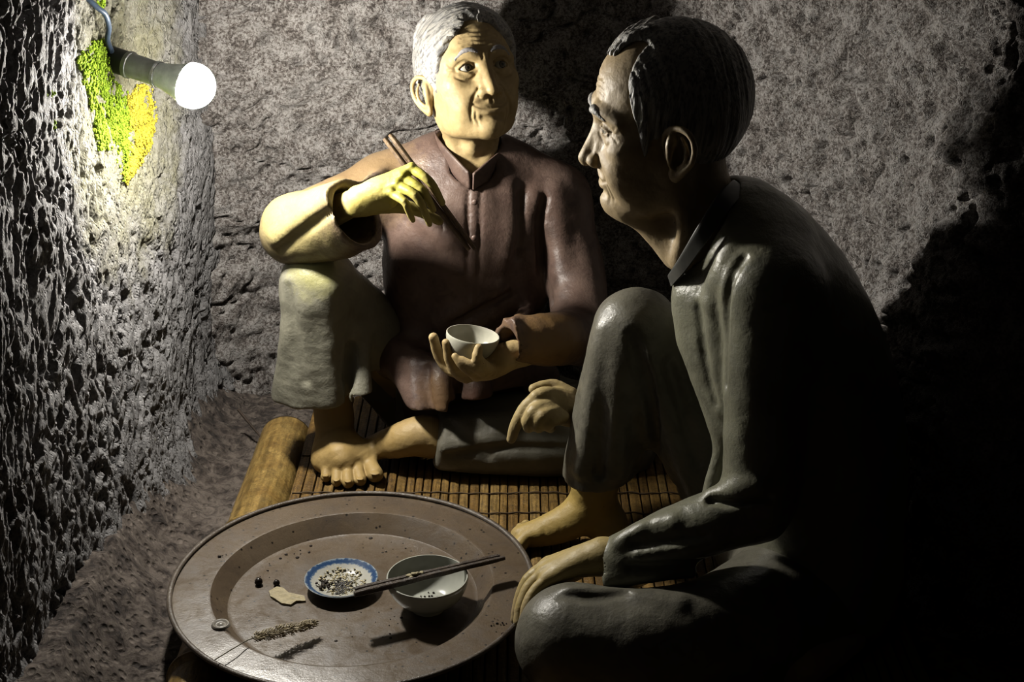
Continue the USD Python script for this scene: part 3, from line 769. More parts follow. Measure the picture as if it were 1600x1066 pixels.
# crumbs scattered over the tray
cr = []
spots = [(345, 862, 7, 9), (404, 872, 16, 14), (440, 862, 22, 10), (470, 858, 25, 10), (540, 835, 60, 18), (620, 850, 60, 25), (690, 862, 8, 4), (400, 828, 6, 3), (780, 975, 10, 10), (790, 990, 12, 8), (560, 985, 60, 20), (430, 880, 30, 15), (650, 960, 80, 20), (500, 790, 90, 8), (740, 830, 40, 30)]
for i in range(150):
    a, b, c, d = spots[i % len(spots)]
    px, py = a + c * rs.randn() * 0.6, b + d * rs.randn() * 0.6
    p = atz(px, py, ZF); rad = np.linalg.norm(p[:2] - TC[:2])
    if rad > 0.258 or 0.178 < rad < 0.216: continue
    z = ZF if rad < 0.18 else ZL + 0.0012
    p = atz(px, py, z + 0.0005)
    s = 0.0007 + 0.0022 * rs.rand() ** 3
    cr.append(blob(p, s, i, (1.3, 1, 0.7), 1))
single('crumbs', join(cr), M_crumb, 'dark crumbs and dirt scattered over the brown tray', 'crumbs', kind='stuff')
# fallen twigs and a wisp of root on the earth beside the wall
M_twig = plain('twig', (0.06, 0.04, 0.028), 0.8)
tw = [at(372, 640, 2.60), at(390, 662, 2.58), at(410, 688, 2.56)]
single('twig', tube([np.array([p[0], p[1], max(p[2], -0.012)]) for p in tw], [0.0028, 0.0024, 0.0015], 7), M_twig, 'thin dark twig on the earth between the wall and the seated figure in brown', 'twig')
tw = [atz(402, 724, -0.012), atz(412, 708, -0.008), atz(417, 695, -0.010)]
single('twig', tube(tw, [0.0016, 0.0016, 0.001], 6), M_twig, 'short bent twig on the earth just left of the pole', 'twig')

# ------------------------------------------------------------------ heads
def sculpt_head(f, fr, old=1.0, smile=0.0, bald=0.0, chin=1.0, nose=1.0, brow=1.0, gape=1.0, ear=0.0, flare=0.42, lips=1.0, jaw=1.0):
    """a lean elderly face, in head units of metres: eyes at z=0, chin at z=-0.118, crown at z=+0.115"""
    f.fr = fr
    f.ell((0, -0.014, 0.026), (0.0745, 0.098, 0.089 + 0.004 * bald), 0.02)
    f.ell((0, 0.030, 0.040), (0.0625, 0.056, 0.056), 0.03)
    f.ell((0, 0.034, -0.030), (0.0570, 0.052, 0.070), 0.03)
    f.sym('ell', (0.040, 0.022, -0.005), (0.029, 0.050, 0.045), 0.02)                       # temples
    f.chain([(sx * jaw, y, z, r) for sx, y, z, r in ((-0.0520, -0.004, -0.050, 0.016), (-0.0510, 0.002, -0.078, 0.016), (-0.034, 0.046, -0.098, 0.015), (0, 0.066, -0.104, 0.018), (0.034, 0.046, -0.098, 0.015), (0.0510, 0.002, -0.078, 0.016), (0.0520, -0.004, -0.050, 0.016))], k=0.03)
    f.ell((0, 0.030, -0.075), (0.041, 0.045, 0.030), 0.03)
    f.ell((0, 0.0755, -0.1035), (0.0185 * chin, 0.0185 * chin, 0.0165), 0.016)
    f.sym('ell', (0.045, 0.056, -0.024), (0.022, 0.024, 0.016), 0.024)                     # cheekbones
    f.sym('ell', (0.034, 0.060, -0.056), (0.022, 0.024, 0.026), 0.024)
    f.ell((0, 0.070, -0.070), (0.031, 0.0235, 0.026), 0.016)                               # muzzle
    f.sym('ell', (0.0400 * jaw, 0.030, -0.058), (0.0150, 0.036, 0.034), 0.03)                     # side of the cheek
    # eye sockets, brow, bridge
    f.sym('ell', (0.0325, 0.0985, 0.0000), (0.021, 0.0180, 0.0140), 0.014, 'c')
    f.sym('chain', [(0.010, 0.0885, 0.018, 0.0066), (0.024, 0.0902, 0.0228, 0.0074 * brow), (0.040, 0.0825, 0.0222, 0.0068 * brow), (0.055, 0.066, 0.014, 0.006)], k=0.016)
    f.chain([(0, 0.0865, 0.014, 0.0085), (0, 0.0895, 0.002, 0.0075), (0, 0.0985, -0.018, 0.0078), (0, 0.1085 * nose, -0.034, 0.0092), (0, 0.1125 * nose, -0.0435, 0.0108)], k=0.010)
    f.sym('chain', [(0.006, 0.084, -0.006, 0.007), (0.010, 0.090, -0.030, 0.009), (0.012, 0.094, -0.044, 0.009)], k=0.012)
    f.sym('ell', (0.0142, 0.0985, -0.0455), (0.0084, 0.0115, 0.0082), 0.005)                # wings of the nose
    f.sym('chain', [(0.0210, 0.0955, -0.0375), (0.0232, 0.0965, -0.0455), (0.0210, 0.0955, -0.0515)], 0.0016, 0.004, 'c')
    f.sym('ell', (0.0078, 0.1045, -0.0545), (0.0042, 0.0062, 0.0042), 0.003, 'c')           # nostrils
    # eyelids: a ball with an almond cut in it
    for sx in (-1, 1):
        e = np.array([sx * 0.0318, 0.0745, 0.0])
        f.ell(e, (0.0152, 0.0142, 0.0142), 0.005)
        f.chain([e + (sx * -0.0128, 0.0105, -0.0022), e + (sx * -0.003, 0.0145, 0.0004), e + (sx * 0.0132, 0.0085, -0.0004)], (0.0022, 0.0052 * gape, 0.0022), 0.0012, 'c')
        f.chain([e + (sx * -0.0138, 0.009, -0.0005), e + (sx * -0.006, 0.0140, 0.0056 * gape), e + (sx * 0.004, 0.0140, 0.0058 * gape), e + (sx * 0.0158, 0.0062, 0.0002)], (0.0012, 0.0015, 0.0015, 0.0012), 0.0018)   # upper rim
        f.chain([e + (sx * -0.0125, 0.0095, -0.0045), e + (0, 0.0136, -0.0062 * gape), e + (sx * 0.0138, 0.007, -0.0034)], 0.0012, 0.002)
        P = f.onface([(e[0] - sx * 0.0135, 0.0068), (e[0], 0.0112), (e[0] + sx * 0.010, 0.0095), (e[0] + sx * 0.019, 0.003)])
        f.chain(P, 0.0011, 0.004, 'c')                                                       # fold of the lid
        P = f.onface([(e[0] - sx * 0.014, -0.0085, 0.002), (e[0] - sx * 0.002, -0.0135, 0.002), (e[0] + sx * 0.014, -0.0110, 0.002)])
        f.chain(P, (0.0030 * old, 0.0040 * old, 0.0026 * old), 0.006)                        # bags
        P = f.onface([(e[0] - sx * 0.0165, -0.009), (e[0] - sx * 0.006, -0.0190), (e[0] + sx * 0.010, -0.0200), (e[0] + sx * 0.021, -0.014)])
        f.chain(P, (0.0005, 0.0010, 0.0008, 0.0004), 0.004, 'c')
        for a, b in ((0.004, 0.010), (0.0, 0.001), (-0.004, -0.009)):                        # crow's feet
            f.chain(f.onface([(e[0] + sx * 0.0185, a * 0.6), (e[0] + sx * 0.0245, a), (e[0] + sx * 0.030, b)]), 0.0007, 0.003, 'c')
        # laughter folds
        f.chain([(sx * 0.0260, 0.083, -0.0430), (sx * 0.0370, 0.0740, -0.0560), (sx * 0.0400, 0.067, -0.0720)], (0.006, 0.0070, 0.005), 0.016)
        P = f.onface([(sx * 0.0195, -0.0360, 0, 0.0008), (sx * 0.0290, -0.0500, 0, 0.0013), (sx * 0.0355, -0.0660, 0, 0.0014), (sx * 0.0360, -0.0820, 0, 0.0010), (sx * 0.0330, -0.0930, 0, 0.0004)])
        f.chain(P, None, 0.0045, 'c')
    # lips
    up = 0.0035 * smile
    lip = [(-0.0255, -0.0705 + up), (-0.0130, -0.0672), (-0.0045, -0.0648), (0, -0.0658), (0.0045, -0.0648), (0.0130, -0.0672), (0.0255, -0.0705 + up)]
    lo = [(-0.0235, -0.0740 + up), (-0.0110, -0.0785), (0, -0.0798), (0.0110, -0.0785), (0.0235, -0.0740 + up)]
    A, B = f.onface(lip), f.onface(lo)
    f.chain(A - (0, 0.0028 - 0.0012 * (lips - 1), 0), (0.0016, 0.0036, 0.0042, 0.0040, 0.0042, 0.0036, 0.0016), 0.006)
    f.chain(B - (0, 0.0030 - 0.0012 * (lips - 1), 0), (0.0016, 0.0044, 0.0050, 0.0044, 0.0016), 0.006)
    P = f.onface([(-0.0310, -0.0685 + 1.6 * up, 0, 0.0017), (-0.0235, -0.0720 + up, 0, 0.0016), (-0.0110, -0.0726, 0, 0.0015), (0, -0.0732, 0, 0.0015), (0.0110, -0.0726, 0, 0.0015), (0.0235, -0.0720 + up, 0, 0.0016), (0.0310, -0.0685 + 1.6 * up, 0, 0.0017)])
    f.chain(P, None, 0.0030, 'c')
    f.chain(f.onface([(0, -0.0560, -0.0006), (0, -0.0625, -0.0004)]), 0.0018, 0.003, 'c', n=1)                # philtrum
    f.sym('chain', f.onface([(0.0042, -0.0555, 0.0008), (0.0048, -0.0625, 0.0008)]), 0.0014, 0.003)
    f.chain(f.onface([(-0.017, -0.0885, -0.001), (0, -0.0895, -0.001), (0.017, -0.0885, -0.001)]), 0.0032, 0.008, 'c')
    for sx in (-1, 1):                                                                      # slack skin of the chin and jowls
        f.chain(f.onface([(sx * 0.0285, -0.0775, 0, 0.0004), (sx * 0.0280, -0.0880, 0, 0.0008), (sx * 0.0240, -0.0990, 0, 0.0005)]), None, 0.004, 'c')
    # forehead lines
    for i, z in enumerate((0.0385, 0.0460, 0.0535, 0.0615)):
        a = 0.037 - 0.004 * abs(i - 1)
        P = f.onface([(-a, z - 0.0015), (-0.020, z + 0.0012), (-0.007, z - 0.0006), (0.006, z - 0.0012), (0.020, z + 0.0010), (a, z - 0.0015)])
        f.chain(P, (0.0004, 0.0011 * old, 0.0012 * old, 0.0012 * old, 0.0011 * old, 0.0004), 0.0035, 'c')
    f.sym('chain', f.onface([(0.0050, 0.011), (0.0062, 0.021)]), 0.0006, 0.004, 'c', n=1)
    # ears
    for sx in (-1, 1):
        def E(y, z, o=0.0): return (sx * (0.0715 + o + flare * max(0, 0.012 - y)), y, z + ear)
        f.ell(E(-0.007, -0.018, -0.005), (0.0095, 0.0200, 0.0285), 0.003, rot=(lambda w: np.array([[math.cos(w), math.sin(w), 0], [-math.sin(w), math.cos(w), 0], [0, 0, 1]]))(sx * math.atan(flare)))
        f.chain([E(-0.012, -0.010, 0.008), E(-0.008, -0.022, 0.008), E(-0.004, -0.032, 0.008)], (0.0078, 0.0083, 0.006), 0.004, 'c')
        f.chain([E(0.006, -0.024, 0.001), E(0.009, -0.010, 0.002), E(0.004, 0.006, 0.004), E(-0.010, 0.0125, 0.006), E(-0.023, 0.006, 0.006), E(-0.0275, -0.010, 0.005), E(-0.0235, -0.028, 0.004), E(-0.013, -0.042, 0.003), E(-0.004, -0.052, 0.001)], (0.0026, 0.0032, 0.0038, 0.0042, 0.0042, 0.0040, 0.0042, 0.0052, 0.0060), 0.003)
        f.chain([E(-0.013, 0.001, 0.004), E(-0.0185, -0.012, 0.005), E(-0.0160, -0.028, 0.005), E(-0.008, -0.038, 0.004)], (0.0022, 0.0030, 0.0030, 0.0028), 0.002)
        f.ell(E(-0.003, -0.0475, 0.001), (0.0050, 0.0085, 0.0100), 0.004)                   # lobe
        f.ell(E(0.0055, -0.026, 0.002), (0.0035, 0.004, 0.0065), 0.003)                     # tragus
    f.fr = None
def eyes(parent, fr, gaze, M_white, M_iris, M_pupil, only=(-1, 1)):
    for sx in only:
        c = np.array([sx * 0.0318, 0.0745, 0.0])
        g = trimesh.creation.icosphere(subdivisions=4, radius=0.0129); g.vertices += c
        g.vertices = fr.w(g.vertices); g.invert()
        e = part('eyeball', g, M_white, parent, 'painted white eyeball')
        d = np.array(gaze, float); d /= np.linalg.norm(d)
        def cap(r0, r1, R):
            th = np.linspace(r0, r1, 8)
            m = lathe_on([(R * math.sin(t), R * math.cos(t)) for t in th[::-1]], c, d, 40)
            m.vertices = fr.w(m.vertices); m.invert(); return m
        part('iris', cap(0.0, 0.45, 0.01305), M_iris, e, 'grey-brown iris')
        part('pupil', cap(0.0, 0.19, 0.01320), M_pupil, e, 'black pupil')
        part('iris_ring', cap(0.42, 0.50, 0.01313), M_pupil, e, 'dark ring round the iris')

def hair_shell(f, fr, thick, front, side_y, low=(-0.034, 0.020, -0.078, -0.10), bald=0.0, pad=True, seed=0):
    """a cap of combed hair over the skull: cut free of the face by an arch, of the ears and of the nape"""
    f.fr = fr
    f.ell((0, -0.016, 0.026), (0.0755 + thick, 0.098 + thick, 0.090 + thick * 0.8 + 0.004 * bald), 0.01)
    f.ell((0, 0.026, 0.042), (0.0625 + thick, 0.056 + thick * 0.9, 0.056 + thick * 0.8), 0.03)
    if pad: f.sym('chain', [(0.066, 0.036, 0.045), (0.0705, 0.030, 0.010), (0.0690, 0.026, -0.020), (0.0670, 0.026, -0.034)], (0.010, 0.008, 0.006, 0.002), 0.008)
    hx, hz0, hz1 = front
    def arch(x, y, z):      # the opening for the face
        d = (np.sqrt((x / hx) ** 2 + (np.minimum(z - hz0, 0) / 0.30 + np.maximum(z - hz0, 0) / (hz1 - hz0)) ** 2) - 1) * np.float32(min(hx, hz1 - hz0) * 0.9)
        return np.maximum(d, np.float32(side_y) - y)
    f.apply(arch, (-0.12, -0.02, -0.2), (0.12, 0.2, 0.14), 0.010, 'c')
    z0, y0, z1, y1 = low                                         # lower edge, front to nape
    n = np.array([0, (z0 - z1), (y1 - y0)]); n = n / np.linalg.norm(n)
    if n[2] > 0: n = -n
    f.half((0, y0, z0), n, 0.003, ((-0.15, -0.2, -0.2), (0.15, side_y + 0.005, 0.0)))
    f.sym('half', (0, side_y + 0.001, z0), (0, 1.0, -0.55), 0.003, ((-0.15, 0.0, -0.2), (0.15, 0.2, 0.0)))
    f.sym('ell', (0.083, -0.010, -0.024), (0.020, 0.0205, 0.026), 0.004, 'c')                # clear of the ears
    f.fr = None
def ribbon(a, b, th, n=8, lift=0.0):
    """a strip of stiff cloth between two lines of points, with thickness and a rounded upper edge"""
    A, B = spline(a, n), spline(b, n)
    t = np.gradient(A, axis=0); u = B - A
    N = np.cross(t, u); N /= np.linalg.norm(N, axis=1)[:, None]
    rows = []
    for s, o in ((0, 1), (0.25, 1), (0.5, 1), (0.75, 1), (0.93, 0.9), (1.0, 0.35), (1.0, -0.35), (0.93, -0.9), (0.75, -1), (0.5, -1), (0.25, -1), (0, -1)):
        rows.append(A + u * s + N * th * 0.5 * o)
    rows.append(rows[0])
    g = sheet(np.stack(rows, 1))
    m = trimesh.Trimesh(g.vertices, g.faces, process=False)
    k = len(rows); e0 = np.arange(k - 1); e1 = (len(A) - 1) * k + np.arange(k - 1)
    F = [(e0[0], e0[i], e0[i + 1]) for i in range(1, k - 2)] + [(e1[0], e1[i + 1], e1[i]) for i in range(1, k - 2)]
    m = trimesh.Trimesh(m.vertices, np.vstack([m.faces, F]), process=False)
    if m.volume < 0: m.invert()
    return m
def brow_hair(f, fr, pts, r):
    f.fr = fr; P = f.onface([(x, z, r_ * 0.5) for (x, z), r_ in zip(pts, r)]); f.fr = None
    P = fr.w(P)
    g = tube(P, np.array(r) * fr.s, 16, 14)
    g.vertices += (0.0018 * (meshkit.fbm(g.vertices * np.array([620, 420, 420]), 2, 77) - 0.5))[:, None] * np.array([0.5, 1, 1])
    return g

# ------------------------------------------------------------------ seated figure in brown, facing the viewer
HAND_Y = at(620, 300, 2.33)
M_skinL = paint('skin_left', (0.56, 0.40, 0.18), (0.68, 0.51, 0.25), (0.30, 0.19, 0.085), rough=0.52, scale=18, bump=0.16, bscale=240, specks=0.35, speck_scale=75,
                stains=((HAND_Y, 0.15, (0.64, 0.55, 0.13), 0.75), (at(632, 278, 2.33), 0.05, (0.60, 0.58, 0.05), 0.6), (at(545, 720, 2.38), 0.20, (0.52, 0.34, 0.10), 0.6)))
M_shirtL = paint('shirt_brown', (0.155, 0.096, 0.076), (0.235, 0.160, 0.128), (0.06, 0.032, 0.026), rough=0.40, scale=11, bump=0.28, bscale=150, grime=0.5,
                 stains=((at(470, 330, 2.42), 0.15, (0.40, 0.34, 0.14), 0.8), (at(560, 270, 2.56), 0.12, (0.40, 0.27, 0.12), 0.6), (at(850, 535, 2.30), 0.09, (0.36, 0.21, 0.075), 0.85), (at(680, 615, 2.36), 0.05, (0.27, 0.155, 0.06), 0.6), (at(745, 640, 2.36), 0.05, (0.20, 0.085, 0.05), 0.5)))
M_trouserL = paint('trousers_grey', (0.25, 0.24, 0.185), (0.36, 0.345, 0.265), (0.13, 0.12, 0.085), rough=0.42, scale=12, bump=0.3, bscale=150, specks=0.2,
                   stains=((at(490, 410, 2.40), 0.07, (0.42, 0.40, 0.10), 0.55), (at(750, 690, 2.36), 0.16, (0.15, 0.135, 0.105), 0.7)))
M_hairL = paint('hair_grey', (0.34, 0.335, 0.33), (0.52, 0.50, 0.46), (0.16, 0.15, 0.145), rough=0.42, scale=30, bump=0.3, bscale=260, comb=(0, 0.75, 0))
M_browL = plain('brow_grey', (0.42, 0.40, 0.40), 0.6, scale=300)
M_eye = plain('eye_white', (0.66, 0.62, 0.50), 0.3, var=0.1, bump=0.0)
M_iris = plain('eye_iris', (0.20, 0.17, 0.12), 0.3, var=0.5, scale=500)
M_pupil = plain('eye_pupil', (0.012, 0.011, 0.010), 0.2)

HL = Frame(at(731, 116, 2.595), 23, 22, 0, 0.935, (1.03, 1, 1.035))
Lb = thing('person_statue', 'statue of a grey-haired person in a brown shirt, one knee raised, holding chopsticks and bowl', 'statue', (-0.08, 2.5, 0))
SL = 0.0017
f = Field((-0.44, 2.12, -0.004), (0.27, 2.76, 0.86), 0.0065,
          fine=[[(-0.36, 0.035)], [(2.14, 2.44), (2.47, 2.73)], [(-0.01, 0.07), (0.26, 0.38), (0.44, 0.86)]], fstep=SL)
# body under the clothes
f.chain([at(720, 610, 2.60), at(728, 460, 2.60), at(728, 340, 2.61)], (0.09, 0.085, 0.085), 0.03)
f.chain([at(620, 285, 2.61), at(728, 280, 2.62), at(850, 300, 2.60)], 0.04, 0.05)
f.chain([at(620, 285, 2.61), at(520, 320, 2.53), at(455, 352, 2.455)], (0.04, 0.032, 0.028), 0.02)
f.chain([at(455, 352, 2.455), at(510, 334, 2.40), at(558, 314, 2.358)], (0.028, 0.027, 0.020), 0.02)
f.chain([at(850, 300, 2.60), at(895, 420, 2.54), at(905, 522, 2.43)], (0.04, 0.032, 0.028), 0.02)
f.chain([at(905, 522, 2.43), at(850, 538, 2.32), at(785, 560, 2.27)], (0.028, 0.028, 0.022), 0.02)
f.chain([at(655, 600, 2.60), at(560, 500, 2.53), at(490, 440, 2.47)], (0.06, 0.05, 0.042), 0.03)
f.chain([at(490, 440, 2.47), at(510, 560, 2.49), at(522, 650, 2.475)], (0.042, 0.040, 0.031), 0.03)
f.chain([at(800, 640, 2.60), at(900, 670, 2.52), at(955, 695, 2.45)], (0.06, 0.05, 0.042), 0.03)
f.chain([at(955, 695, 2.45), at(830, 690, 2.42), at(700, 686, 2.415)], (0.042, 0.040, 0.032), 0.03)
# feet
A = at(522, 650, 2.475)
f.chain([A, at(525, 690, 2.445), atz(533, 713, 0.036), atz(541, 729, 0.022)], (0.031, 0.034, 0.030, 0.020), 0.02)
f.chain([at(518, 700, 2.455), atz(505, 718, 0.024), atz(514, 732, 0.016)], (0.03, 0.022, 0.014), 0.02)
f.chain([at(540, 690, 2.43), atz(560, 708, 0.034), atz(572, 724, 0.020)], (0.024, 0.024, 0.018), 0.016)
for px, py, r, bx, by in ((586, 744, 0.0148, 570, 714), (563, 753, 0.0110, 555, 718), (544, 757, 0.0106, 541, 720), (526, 755, 0.0100, 527, 720), (509, 748, 0.0096, 513, 718)):
    f.chain([atz(bx, by, 0.024), atz((px + bx) / 2, (py + by) / 2 - 2, 0.0205), atz(px, py - 3, r + 0.001)], (r * 1.08, r * 0.93, r), 0.0045)
    nail = atz(px, py - 7, r * 1.85)
    f.ell(nail + np.array([0, -0.004, -0.0008]), (r * 0.60, r * 0.50, r * 0.16), 0.001)
f.chain([at(700, 686, 2.415), at(662, 678, 2.410), at(620, 690, 2.415), atz(575, 700, 0.022)], (0.032, 0.033, 0.030, 0.018), 0.02)
f.ell(at(668, 690, 2.425), (0.03, 0.03, 0.028), 0.02)
# neck and head
f.chain([HL.w((0, -0.022, -0.040)), at(733, 205, 2.602), at(736, 255, 2.600), at(738, 290, 2.59)], (0.050, 0.047, 0.050, 0.050), 0.03)
f.chain([HL.w((-0.050, -0.012, -0.055)), at(714, 240, 2.562), at(731, 272, 2.545)], (0.012, 0.011, 0.010), 0.018)
f.chain([HL.w((0.046, -0.010, -0.055)), at(764, 240, 2.568), at(742, 272, 2.545)], (0.012, 0.011, 0.010), 0.018)
f.ell(at(738, 228, 2.553), (0.011, 0.012, 0.014), 0.02)
sculpt_head(f, HL, old=1.25, smile=0.9, gape=1.5, ear=-0.008, lips=0.6, jaw=0.92, flare=0.55, nose=0.975)
# right hand, with the chopsticks
W = at(560, 312, 2.356)
kn = [at(643, 263, 2.340), at(629, 277, 2.333), at(620, 289, 2.326), at(612, 302, 2.324)]
for p, r in zip(kn, (0.0092, 0.0092, 0.0088, 0.0082)):
    f.chain([W + (p - W) * 0.05, W + (p - W) * 0.55 + np.array([0, -0.002, 0.002]), p], (0.0175, 0.0130, r), 0.010)
f.ell(W + (kn[2] - W) * 0.55, (0.030, 0.014, 0.020), 0.012)
f.chain([at(556, 326, 2.352), at(585, 322, 2.345), at(610, 313, 2.335)], (0.013, 0.014, 0.0125), 0.012)
fin = [([kn[0], at(664, 277, 2.322), at(677, 291, 2.322), at(691, 317, 2.332)], (0.0086, 0.0074, 0.0066, 0.0052)),
       ([kn[1], at(658, 296, 2.314), at(669, 312, 2.318), at(677, 328, 2.332)], (0.0086, 0.0076, 0.0066, 0.0052)),
       ([kn[2], at(649, 306, 2.300), at(662, 328, 2.304), at(671, 350, 2.320)], (0.0084, 0.0072, 0.0062, 0.0048)),
       ([kn[3], at(632, 315, 2.300), at(638, 329, 2.302), at(645, 344, 2.312)], (0.0078, 0.0066, 0.0057, 0.0046))]
for p, r in fin: f.chain(p, r, 0.0025, n=3)
f.chain([at(590, 322, 2.355), at(625, 322, 2.372), at(655, 330, 2.372), at(686, 345, 2.362)], (0.013, 0.012, 0.0098, 0.0078), 0.008)   # thumb
for a, b in zip(kn, fin): f.chain([W + (a - W) * 0.35 + (0, -0.012, 0.004), a + (0, -0.007, 0.004)], (0.002, 0.0032), 0.005, n=1)   # sinews
# left hand, under the bowl
BLC = at(739, 523, 2.275)
W2 = at(785, 560, 2.270)
pal = at(745, 578, 2.262)
f.chain([W2, at(768, 572, 2.272), pal, at(722, 582, 2.262)], (0.021, 0.022, 0.019, 0.015), 0.012)
for p, r in (([at(735, 585, 2.270), at(704, 578, 2.285), at(686, 556, 2.290), at(677, 527, 2.285)], (0.012, 0.0100, 0.0092, 0.0078)),
             ([at(728, 588, 2.255), at(712, 580, 2.255), at(702, 562, 2.255), at(697, 536, 2.254)], (0.012, 0.0090, 0.0082, 0.0066)),
             ([at(745, 586, 2.240), at(735, 580, 2.225), at(722, 570, 2.222), at(711, 557, 2.226)], (0.011, 0.0085, 0.0076, 0.0060)),
             ([at(758, 584, 2.240), at(748, 578, 2.222), at(735, 570, 2.220), at(722, 562, 2.224)], (0.010, 0.0078, 0.0070, 0.0056)),
             ([at(768, 578, 2.262), at(762, 577, 2.235), at(746, 560, 2.222), at(748, 544, 2.226)], (0.014, 0.0110, 0.0088, 0.0068))):
    f.chain(p, r, 0.004, n=3)
f.rough(0.0006, 90, 0.006, 2, 3)
body = biggest(f.mesh())
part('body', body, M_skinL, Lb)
eyes(Lb, HL, (0.22, 1, 0.03), M_eye, M_iris, M_pupil)
for sx in (-1, 1):
    part('eyebrow', brow_hair(f, HL, [(sx * 0.012, 0.0225), (sx * 0.021, 0.0275), (sx * 0.035, 0.0275), (sx * 0.051, 0.0160)], (0.0024, 0.0050, 0.0048, 0.0020)), M_browL, Lb, 'grey eyebrow')
# hair
c = HL.o
f = Field(c - (0.125, 0.13, 0.15), c + (0.125, 0.14, 0.17), 0.0018)
hair_shell(f, HL, 0.0115, (0.0595, -0.02, 0.0820), 0.026, seed=2)
f.fr = HL
f.chain([(0.006, 0.100, 0.078), (0.005, 0.084, 0.098), (0.004, 0.040, 0.130)], (0.006, 0.006, 0.003), 0.006, 'c')     # parting
for sx in (-1, 1):                                                                        # locks swept off the forehead
    for k in range(7):
        f.chain([(sx * (0.010 + 0.005 * k), 0.071 - 0.012 * k, 0.097 + 0.0028 * k - 0.0006 * k * k), (sx * (0.036 + 0.003 * k), 0.066 - 0.013 * k, 0.086 + 0.004 * k), (sx * (0.060 + 0.002 * k), 0.042 - 0.013 * k, 0.054 + 0.005 * k), (sx * 0.076, 0.022 - 0.013 * k, 0.012 + 0.004 * k)], (0.0035, 0.0055, 0.0055, 0.003), 0.005)
f.fr = None
f.strands(HL, lambda L: np.column_stack([L[:, 1] * 210 + np.abs(L[:, 0]) * 105 + L[:, 2] * 50, np.abs(L[:, 0]) * 14 + 9 * np.sign(L[:, 0]), L[:, 2] * 14]), 0.0042)
part('hair', biggest(f.mesh()), M_hairL, Lb, 'grey hair parted near the middle')

# shirt
SC = 0.0036
f = Field((-0.46, 2.20, -0.0035), (0.26, 2.80, 0.66), SC)
f.chain([at(722, 612, 2.585), at(726, 500, 2.575), at(728, 385, 2.585), at(728, 312, 2.605)], (0.135, 0.142, 0.148, 0.118), 0.04, flat=((0, 1, 0.15), 1.42))
f.chain([at(604, 292, 2.605), at(670, 264, 2.62), at(728, 254, 2.63), at(800, 270, 2.62), at(868, 312, 2.60)], (0.052, 0.054, 0.056, 0.056, 0.056), 0.05)
f.chain([at(604, 292, 2.600), at(530, 322, 2.545), at(462, 356, 2.465)], (0.052, 0.052, 0.052), 0.045)
f.chain([at(462, 356, 2.465), at(500, 346, 2.430), at(556, 334, 2.365)], (0.052, 0.056, 0.062), 0.03, flat=((0.3, 1, 0.1), 1.25))
f.chain([at(452, 372, 2.455), at(500, 372, 2.425), at(536, 372, 2.395)], (0.036, 0.036, 0.030), 0.03)
f.chain([at(868, 312, 2.60), at(898, 420, 2.54), at(908, 520, 2.430)], (0.056, 0.052, 0.050), 0.04)
f.chain([at(908, 522, 2.425), at(862, 530, 2.325), at(796, 532, 2.275)], (0.048, 0.045, 0.036), 0.03, flat=((0, 1, 0), 1.05))
# skirt of the shirt falling over the lap
f.chain([at(620, 560, 2.50), at(680, 590, 2.430), at(745, 590, 2.425), at(830, 590, 2.49)], (0.046, 0.042, 0.040, 0.05), 0.03, flat=((0, 1, 0.3), 1.7))
f.chain([at(636, 590, 2.455), at(650, 615, 2.415), at(668, 650, 2.385)], (0.024, 0.026, 0.024), 0.016, flat=((0, 1, 0.6), 1.5))
f.chain([at(682, 575, 2.42), at(688, 610, 2.392), at(692, 650, 2.375)], (0.020, 0.022, 0.022), 0.010, flat=((0, 1, 0.6), 1.4))
f.chain([at(745, 580, 2.42), at(746, 605, 2.392), at(744, 640, 2.378)], (0.022, 0.026, 0.026), 0.010, flat=((0, 1, 0.6), 1.4))
# folds
for p, r, h in (([(836, 305), (826, 345), (830, 410), (845, 470)], 0.016, 0.0055), ([(795, 290), (800, 340), (792, 400)], 0.014, 0.003),
                ([(655, 295), (690, 340), (722, 375)], 0.014, 0.004), ([(640, 322), (668, 352), (700, 380)], 0.010, 0.003),
                ([(690, 508), (730, 478), (775, 455)], 0.012, 0.007), ([(740, 512), (775, 490), (808, 468)], 0.012, 0.007), ([(775, 520), (800, 503), (828, 482)], 0.010, 0.006),
                ([(600, 268), (560, 290), (520, 300)], 0.012, 0.003), ([(432, 374), (480, 334), (545, 292)], 0.014, 0.005), ([(868, 300), (872, 350), (876, 420)], 0.014, 0.004),
                ([(645, 575), (650, 605), (652, 640)], 0.010, 0.005), ([(692, 570), (694, 605), (694, 640)], 0.012, 0.006), ([(738, 590), (742, 610), (742, 622)], 0.010, 0.003)):
    f.fold(p, r, h, 0.018)
for p, r, h in (([(850, 310), (842, 350), (846, 420), (862, 475)], 0.008, -0.007), ([(812, 305), (812, 350), (806, 400)], 0.008, -0.003), ([(675, 305), (706, 352), (728, 385)], 0.007, -0.003),
                ([(710, 505), (752, 482), (795, 458)], 0.006, -0.004), ([(757, 518), (788, 500), (820, 474)], 0.006, -0.004), ([(436, 392), (485, 354), (522, 326)], 0.010, (-0.005, -0.005, -0.002)),
                ([(668, 575), (670, 605), (674, 640)], 0.006, -0.005), ([(716, 578), (717, 605), (716, 640)], 0.006, -0.006),
                ([(732, 300), (731, 330), (731, 390), (730, 470)], 0.003, -0.0016), ([(751, 300), (750, 330), (749, 390), (748, 470)], 0.003, -0.0014)):
    f.fold(p, r, h, 0.006)
